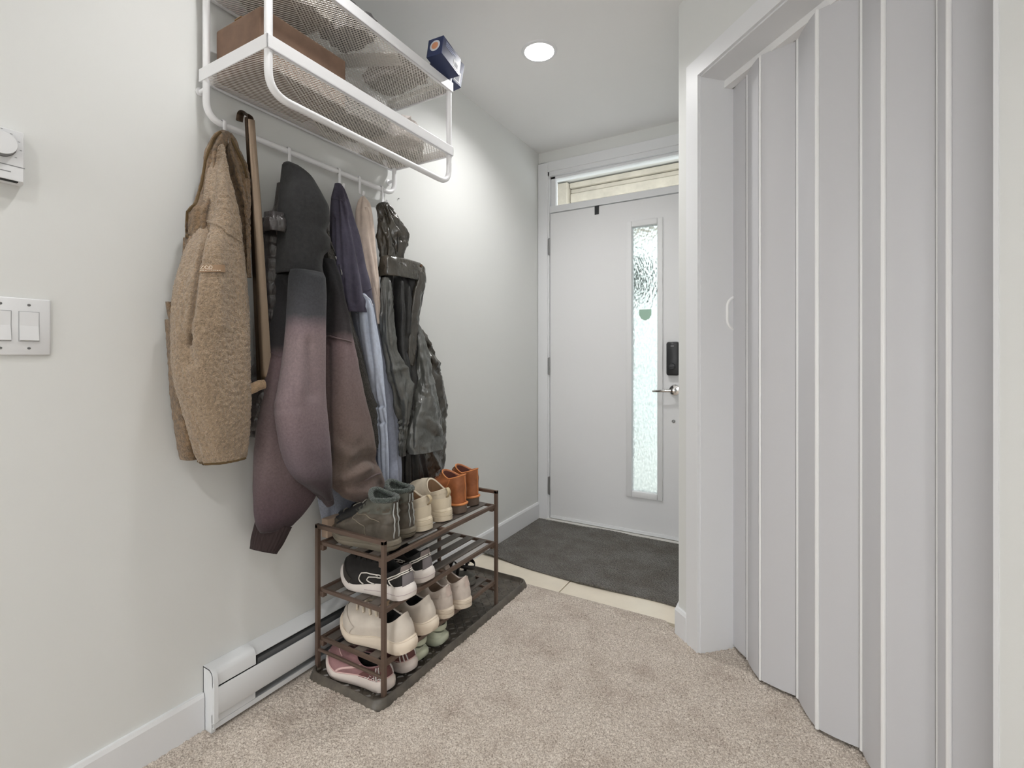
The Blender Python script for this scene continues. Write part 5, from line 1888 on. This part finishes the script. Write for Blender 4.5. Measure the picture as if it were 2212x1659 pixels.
def chukka(label, heel, yaw, side):
    s = Shoe(L=.275, W=.10, sh=.036, st=.028, spring=.014, flare=1.0, toe_h=.05, cx=.225, cl=.195, cw=1.0, zb=.120, zs=.104, zf=.128, side=side, q=1.2, toe_k=.16, toe_d=.5)
    root = place('leather_boot', label, 'boot', 'orange leather boots on the top tier', heel, yaw)

    def pf(q):
        w = noise.noise(Vector((q[0] * 20, q[1] * 20, q[2] * 26 + side * 3)))
        k = smooth(.05, .09, q[2]) * (1 - smooth(.11, .14, q[2]))
        return q + np.array([q[0] - .07, q[1] * 1.5, 0]) * w * .12 * k
    s.warp = pf
    add('upper', s.upper(), ORG, root)
    add('sole', s.sole(((0, .86), (0, .95), (.06, .985), (.45, .985), (.5, .98), (.9, .985), (1.0, .965), (1.0, .6))), ORGS, root, sharp=45)
    add('lining', s.lining(), ORGI, root)
    add('welt', s.sole_path(1.04, .985, .0052), ORGL, root)
    x, y, z = s.collar(np.linspace(0, 2 * PI, 61))
    add('collar_edge', MB().tube(list(np.stack([x, y, z + .001], 1)), .0022, 8), ORGL, root)
    add('heel_seam', s.path([(0, .08), (0, .5), (0, .96)], .0016, .001), ORGL, root)
    add('side_seam', s.path([(PI / 2 + .1, .08), (PI / 2 - .15, .5), (PI / 2 - .1, .97)], .0013, .0006), ORGL, root)
    add('side_seam', s.path([(3 * PI / 2 - .1, .08), (3 * PI / 2 + .15, .5), (3 * PI / 2 + .1, .97)], .0013, .0006), ORGL, root)
    lace_rows(s, root, M('brown_lace', (110, 66, 40), 0.8), 3, .62, .9, .38, .0024, .003)
    return root


chukka('orange brown leather boot on the top tier, in front of its mate', (0.352, 1.618, ZT[0]), PI + .0, -1)
chukka('orange brown leather boot nearest the end bar of the top tier, behind its mate', (0.338, 1.728, ZT[0]), PI + .0, 1)

# -- black running shoes
RUN = M('black_knit', (44, 42, 41), 0.75, spec=0.25, var=0.12, vscale=40, bump=(420, 0.35, 0.001))
RUNS = M('white_foam', (222, 214, 208), 0.6, spec=0.3)
RUNP = M('taupe_heel_pad', (128, 116, 112), 0.7)
RUNL = M('white_outline', (224, 218, 210), 0.6)


def runner(label, heel, yaw, side):
    s = Shoe(L=.325, W=.110, sh=.042, st=.020, spring=.032, rocker=.012, flare=1.05, toe_h=.046, cx=.255, cl=.165, cw=.86, zb=.074, zs=.040, zf=.076, side=side, q=1.5, tilt_b=.008)
    root = place('running_shoe', label, 'shoe', 'black running shoes on the middle tier', heel, yaw)
    add('upper', s.upper(), RUN, root)
    add('midsole', s.sole(((0, .86), (0, .93), (.12, .985), (.45, 1.0), (.7, .995), (.95, .97), (1.12, .95), (1.12, .6))), RUNS, root, sharp=60)
    add('lining', s.lining(), M('black_lining', (18, 18, 19), 0.9), root)
    add('heel_pad', s.grid(-.55, .55, .74, 1.0, 14, 6, .005), RUNP, root)
    add('heel_clip', s.grid(-.42, .42, .02, .55, 14, 6, .003), M('grey_clip', (120, 114, 116), 0.5), root)
    add('toe_guard', s.grid(PI - 1.1, PI + 1.1, .0, .20, 30, 5, .0022), M('dark_guard', (54, 48, 44), 0.6), root)
    for sg in (-1, 1):
        c = 0 if sg > 0 else 2 * PI
        A = lambda q: c + sg * q
        add('heel_outline', s.path([(A(.05), .70), (A(.55), .72), (A(.95), .62), (A(1.18), .42), (A(1.05), .22), (A(.90), .06)], .0022, .0032), RUNL, root)
        add('heel_outline', s.path([(A(.05), .60), (A(.5), .62), (A(.80), .52), (A(.98), .38), (A(.88), .22), (A(.70), .06)], .0022, .0034), RUNL, root)
        add('side_outline', s.path([(A(1.50), .80), (A(1.75), .80), (A(2.02), .62), (A(2.06), .52), (A(1.9), .34), (A(1.65), .12)], .0021, .0026), RUNL, root)
        add('side_outline', s.path([(A(1.50), .68), (A(1.70), .66), (A(1.82), .55), (A(1.72), .40), (A(1.5), .22), (A(1.35), .08)], .0019, .0026), RUNL, root)
        b = MB()
        for k in range(5):
            P = s.S(np.array([A(1.72 + .025 * k), A(1.735 + .025 * k)]), np.array([.735, .735]), .003).T
            b.tube([P[0], P[1]], .0016, 5)
        add('side_print', b, RUNL, root, kind='stuff')
    lace_rows(s, root, M('black_lace', (26, 26, 27), 0.8), 5, .56, .97, .62, .0036, .004)
    tongue(s, root, RUN, .024, -.004)
    add('midsole_line', s.sole_path(.52, 1.048, .0012, -1.6, 1.6), M('pale_mauve_print', (186, 170, 172), 0.6), root)
    return root


runner('black and white running shoe on the middle tier, the one by the rack post', (0.424, 1.215, ZT[1]), PI - .02, -1)
runner('black and white running shoe on the middle tier, behind its mate', (0.397, 1.345, ZT[1]), PI + .05, 1)

# -- cream sneakers
CRS = M('cream_leather', (208, 198, 186), 0.38, spec=0.45, var=0.04, vscale=14)
CRSS = M('cream_sole', (226, 212, 194), 0.5, spec=0.35)


def sneaker(label, heel, yaw, side):
    s = Shoe(L=.325, W=.118, sh=.046, st=.030, spring=.026, rocker=.014, flare=1.05, toe_h=.046, cx=.26, cl=.165, cw=.84, zb=.080, zs=.046, zf=.078, side=side, q=1.7)
    root = place('sneaker', label, 'shoe', 'cream sneakers on the lowest tier', heel, yaw)
    add('upper', s.upper(), CRS, root)
    add('sole', s.sole(((0, .84), (0, .92), (.12, .975), (.45, 1.0), (.7, 1.0), (.9, .975), (1.0, .955), (1.0, .6))), CRSS, root, sharp=60)
    add('lining', s.lining(), M('black_mesh_lining', (16, 16, 16), 0.95), root)
    add('toe_overlay', s.grid(PI - 1.15, PI + 1.15, .0, .30, 36, 8, .002), CRS, root)
    add('heel_counter', s.grid(-1.15, 1.15, .0, .72, 24, 8, .002), CRS, root)
    add('foxing_line', s.sole_path(.95, 1.0, .002), CRSS, root)
    lace_rows(s, root, M('cream_lace', (226, 212, 192), 0.8), 4, .60, .95, .80, .0045, .004)
    tongue(s, root, M('tan_tongue', (196, 168, 138), 0.8), .035, -.006, .5)
    add('side_emblem', s.grid(PI + 1.52 if side < 0 else PI - 1.60, PI + 1.60 if side < 0 else PI - 1.52, .40, .62, 4, 4, .0022), M('grey_emblem', (104, 96, 94), 0.5), root)
    return root


sneaker('cream leather sneaker on the lowest tier, the one by the rack post', (0.435, 1.206, ZT[2]), PI - .02, -1)
sneaker('cream leather sneaker on the lowest tier, between its mate and the white trainers', (0.424, 1.332, ZT[2]), PI + .03, 1)

# -- white trainers
WTR = M('off_white_suede', (206, 194, 184), 0.75, spec=0.25, var=0.05, vscale=22)
WTRS = M('off_white_sole', (218, 204, 186), 0.55)


def trainer(label, heel, yaw, side):
    s = Shoe(L=.275, W=.098, sh=.040, st=.028, spring=.018, flare=1.02, toe_h=.05, cx=.255, cl=.175, cw=.88, zb=.076, zs=.050, zf=.088, side=side, q=1.6)
    root = place('trainer', label, 'shoe', 'off-white trainers on the lowest tier', heel, yaw)
    add('upper', s.upper(), WTR, root)
    add('sole', s.sole(((0, .86), (0, .95), (.1, .99), (.42, .995), (.45, .975), (.5, .995), (.72, .995), (.75, .98), (.8, .99), (1.0, .96), (1.0, .6))), WTRS, root, sharp=40)
    add('lining', s.lining(), M('taupe_lining', (128, 108, 92), 0.95), root)
    add('heel_counter', s.grid(-1.2, 1.2, .0, .5, 24, 6, .0025), WTR, root)
    add('collar_pad', s.grid(-1.3, 1.3, .74, 1.0, 24, 5, .003), WTR, root)
    add('heel_tab', s.grid(-.3, .3, .5, 1.0, 8, 6, .0045), M('pink_grey_tab', (196, 178, 168), 0.7), root)
    lace_rows(s, root, M('white_lace', (226, 218, 206), 0.8), 5, .56, .97, .42, .003, .0035)
    tongue(s, root, WTR, .022, -.004)
    a = s.pt(PI - .4, .97, .004)
    add('loose_lace', MB().tube(fillet([a, a + [-.01, .008, .012], a + [-.03, .016, .006], a + [-.034, .018, -.012], a + [-.02, .014, -.018]], .01, 4), .0024, 6), M('white_lace', (226, 218, 206)), root)
    return root


trainer('off-white trainer on the lowest tier, next to the cream sneakers', (0.412, 1.446, ZT[2]), PI + .02, -1)
trainer('off-white trainer on the lowest tier, next to the black sandal', (0.428, 1.540, ZT[2]), PI + .08, 1)

# -- black sandal pair end
SND = M('black_strap', (28, 27, 28), 0.45, spec=0.5)
SNDS = M('grey_sandal_sole', (104, 102, 96), 0.6)


def sandal(label, heel, yaw, side):
    s = Shoe(L=.25, W=.092, sh=.034, st=.022, spring=.006, flare=1.0, side=side)
    root = place('sandal', label, 'sandal', 'black sandals on the lowest tier', heel, yaw)
    add('sole', s.sole(((0, .9), (0, .98), (.08, 1.0), (.5, 1.0), (.55, .985), (.6, 1.0), (1.0, .99), (1.02, .9), (1.02, .6))), SNDS, root, sharp=40)

    def band(x0, hgt, wid, name):
        pts = []
        w = float(s.half(np.array([x0 / s.L]))[0]) * .97
        zz = float(s.ztop(np.array(x0 / s.L))) - .006
        for q in np.linspace(0, PI, 15):
            pts.append((x0 + .012 * math.sin(q), w * math.cos(q), zz + hgt * math.sin(q) ** .8))
        add(name, MB().tube(pts, .0018, 8, sx=wid / .0036, up=(0, 0, 1)), SND, root)
    band(.175, .040, .034, 'toe_strap')
    band(.105, .052, .026, 'instep_strap')
    pts = []
    for q in np.linspace(-PI * .62, PI * .62, 21):
        pts.append((.048 - .043 * math.cos(q), .036 * math.sin(q), .072 + .012 * math.sin(abs(q))))
    add('heel_strap', MB().tube(pts, .0085, 8, sx=.28, up=(0, 0, 1)), SND, root)
    for sg in (-1, 1):
        add('strap_post', MB().tube([(.07, sg * .032, .03), (.058, sg * .036, .076)], .0075, 8, sx=.4), SND, root)
    add('buckle', MB().box((.05, -.041, .066), (.064, -.037, .084), .001), CHROME, root)
    return root


sandal('black strappy sandal with grey sole at the far end of the lowest tier', (0.335, 1.703, ZT[2]), PI + .05, -1)

# -- mauve slip-on sneakers on the tray
PNK = M('mauve_knit', (158, 120, 121), 0.75, spec=0.25, var=0.06, vscale=30, bump=(420, 0.3, 0.001))
PNKD = M('deep_mauve_knit', (112, 72, 70), 0.75, var=0.08, vscale=30)
PNKS = M('pinkish_white_foam', (226, 214, 206), 0.55)
PST = M('pale_pink_trim', (222, 186, 182), 0.6)


def mauve(label, heel, yaw, side, lettering):
    s = Shoe(L=.292, W=.104, sh=.038, st=.028, spring=.022, rocker=.010, flare=1.05, toe_h=.034, cx=.30, cl=.21, cw=.86, zb=.044, zs=.030, zf=.042, side=side, q=1.5)
    root = place('slip_on_sneaker', label, 'shoe', 'mauve slip-on sneakers on the boot tray', heel, yaw)
    add('upper', s.upper(), PNK, root)
    add('sole', s.sole(((0, .86), (0, .93), (.12, .985), (.5, 1.0), (.8, .99), (1.0, .965), (1.05, .95), (1.05, .6))), PNKS, root, sharp=60)
    add('lining', s.lining(), M('black_inner', (20, 19, 20), 0.9), root)
    add('heel_panel', s.grid(-1.3, 1.3, .02, .97, 26, 8, .0015), PNKD, root)
    for sg in (-1, 1):
        c = 0 if sg > 0 else 2 * PI
        for k in range(3):
            add('heel_stripe', s.path([(c + sg * (.30 + .16 * k), .08), (c + sg * (.36 + .16 * k), .5), (c + sg * (.42 + .16 * k), .92)], .0024, .0026), M('silver_stripe', (210, 204, 200), 0.4), root)
        add('side_band', s.path([(c + sg * 1.95, .05), (c + sg * 1.88, .5), (c + sg * 1.80, .96)], .0042, .0008, sx=.5), PST, root)
    add('sole_edge', s.sole_path(1.04, .975, .0018), PST, root)
    add('vamp_line', s.path([(PI - .7, .62), (PI, .52), (PI + .7, .62)], .0016, .001), PST, root)
    if lettering:
        V, F = s.upper()
        Mx = Matrix.Translation(Vector(heel)) @ Matrix.Rotation(yaw, 4, 'Z')
        VW = [np.array(Mx @ Vector(q)) for q in V]
        tr_ = BVHTree.FromPolygons([Vector(q) for q in VW], [tuple(int(i) for i in q) for q in F])
        o = text_on(tr_, 'adidas', lettering, M('white_lettering', (232, 226, 222), 0.5), 'lettering', None, .003)
        inv = Mx.inverted()
        for q in o.data.vertices:
            q.co = inv @ q.co
        o.parent = root
    return root


mauve('mauve slip-on sneaker with white lettering on the boot tray, by the rack foot', (0.378, 1.166, .0125), PI - .01, -1, [(789, 1457), (820, 1462), (819, 1474), (788, 1469)])
mauve('mauve slip-on sneaker on the boot tray, beside the green clogs', (0.376, 1.278, .0125), PI + .01, 1, None)

# -- pale green clogs on the tray
GRN = M('pale_green_foam', (204, 208, 186), 0.5, spec=0.4, var=0.04, vscale=14)


def clog(label, heel, yaw, side):
    s = Shoe(L=.255, W=.105, sh=.030, st=.026, spring=.016, rocker=.014, flare=1.02, toe_h=.05, cx=.30, cl=.24, cw=.98, zb=.012, zs=.030, zf=.058, side=side, q=1.4)
    root = place('clog', label, 'clog', 'pale green clogs on the boot tray', heel, yaw)
    add('upper', s.upper(), GRN, root)
    add('sole', s.sole(((0, .86), (0, .93), (.15, .985), (.5, 1.0), (.85, .99), (1.0, .96), (1.0, .6))), GRN, root, sharp=60)
    add('lining', s.lining(), M('clog_inside', (64, 62, 46), 0.8), root)
    pts = []
    for q in np.linspace(-PI * .60, PI * .60, 25):
        pts.append((.082 - .072 * math.cos(q), .047 * math.sin(q), .066 + .010 * (1 - math.cos(q))))
    add('heel_strap', MB().tube(pts, .0105, 10, sx=.32, up=(0, 0, 1)), GRN, root)
    for sg in (-1, 1):
        q = pts[0] if sg < 0 else pts[-1]
        add('strap_rivet', MB().lathe((q[0], q[1] + sg * .001, q[2]), [(.008, -.004), (.008, .004)], 16, axis=1), GRN, root)
    for k in range(3):
        for sg in (-1, 0, 1):
            p = s.pt(PI + sg * .28, .40 + .13 * k, .0006)
            add('vent_hole', MB().lathe(p, [(.0042, -.001), (.0042, .0008)], 12), M('vent_dark', (52, 54, 42), 0.8), root)
    return root


clog('pale green foam clog on the boot tray, beside the mauve sneakers', (0.372, 1.345, .0125), PI + .02, -1)
clog('pale green foam clog on the boot tray, under the off-white trainers', (0.376, 1.462, .0125), PI + .16, 1)
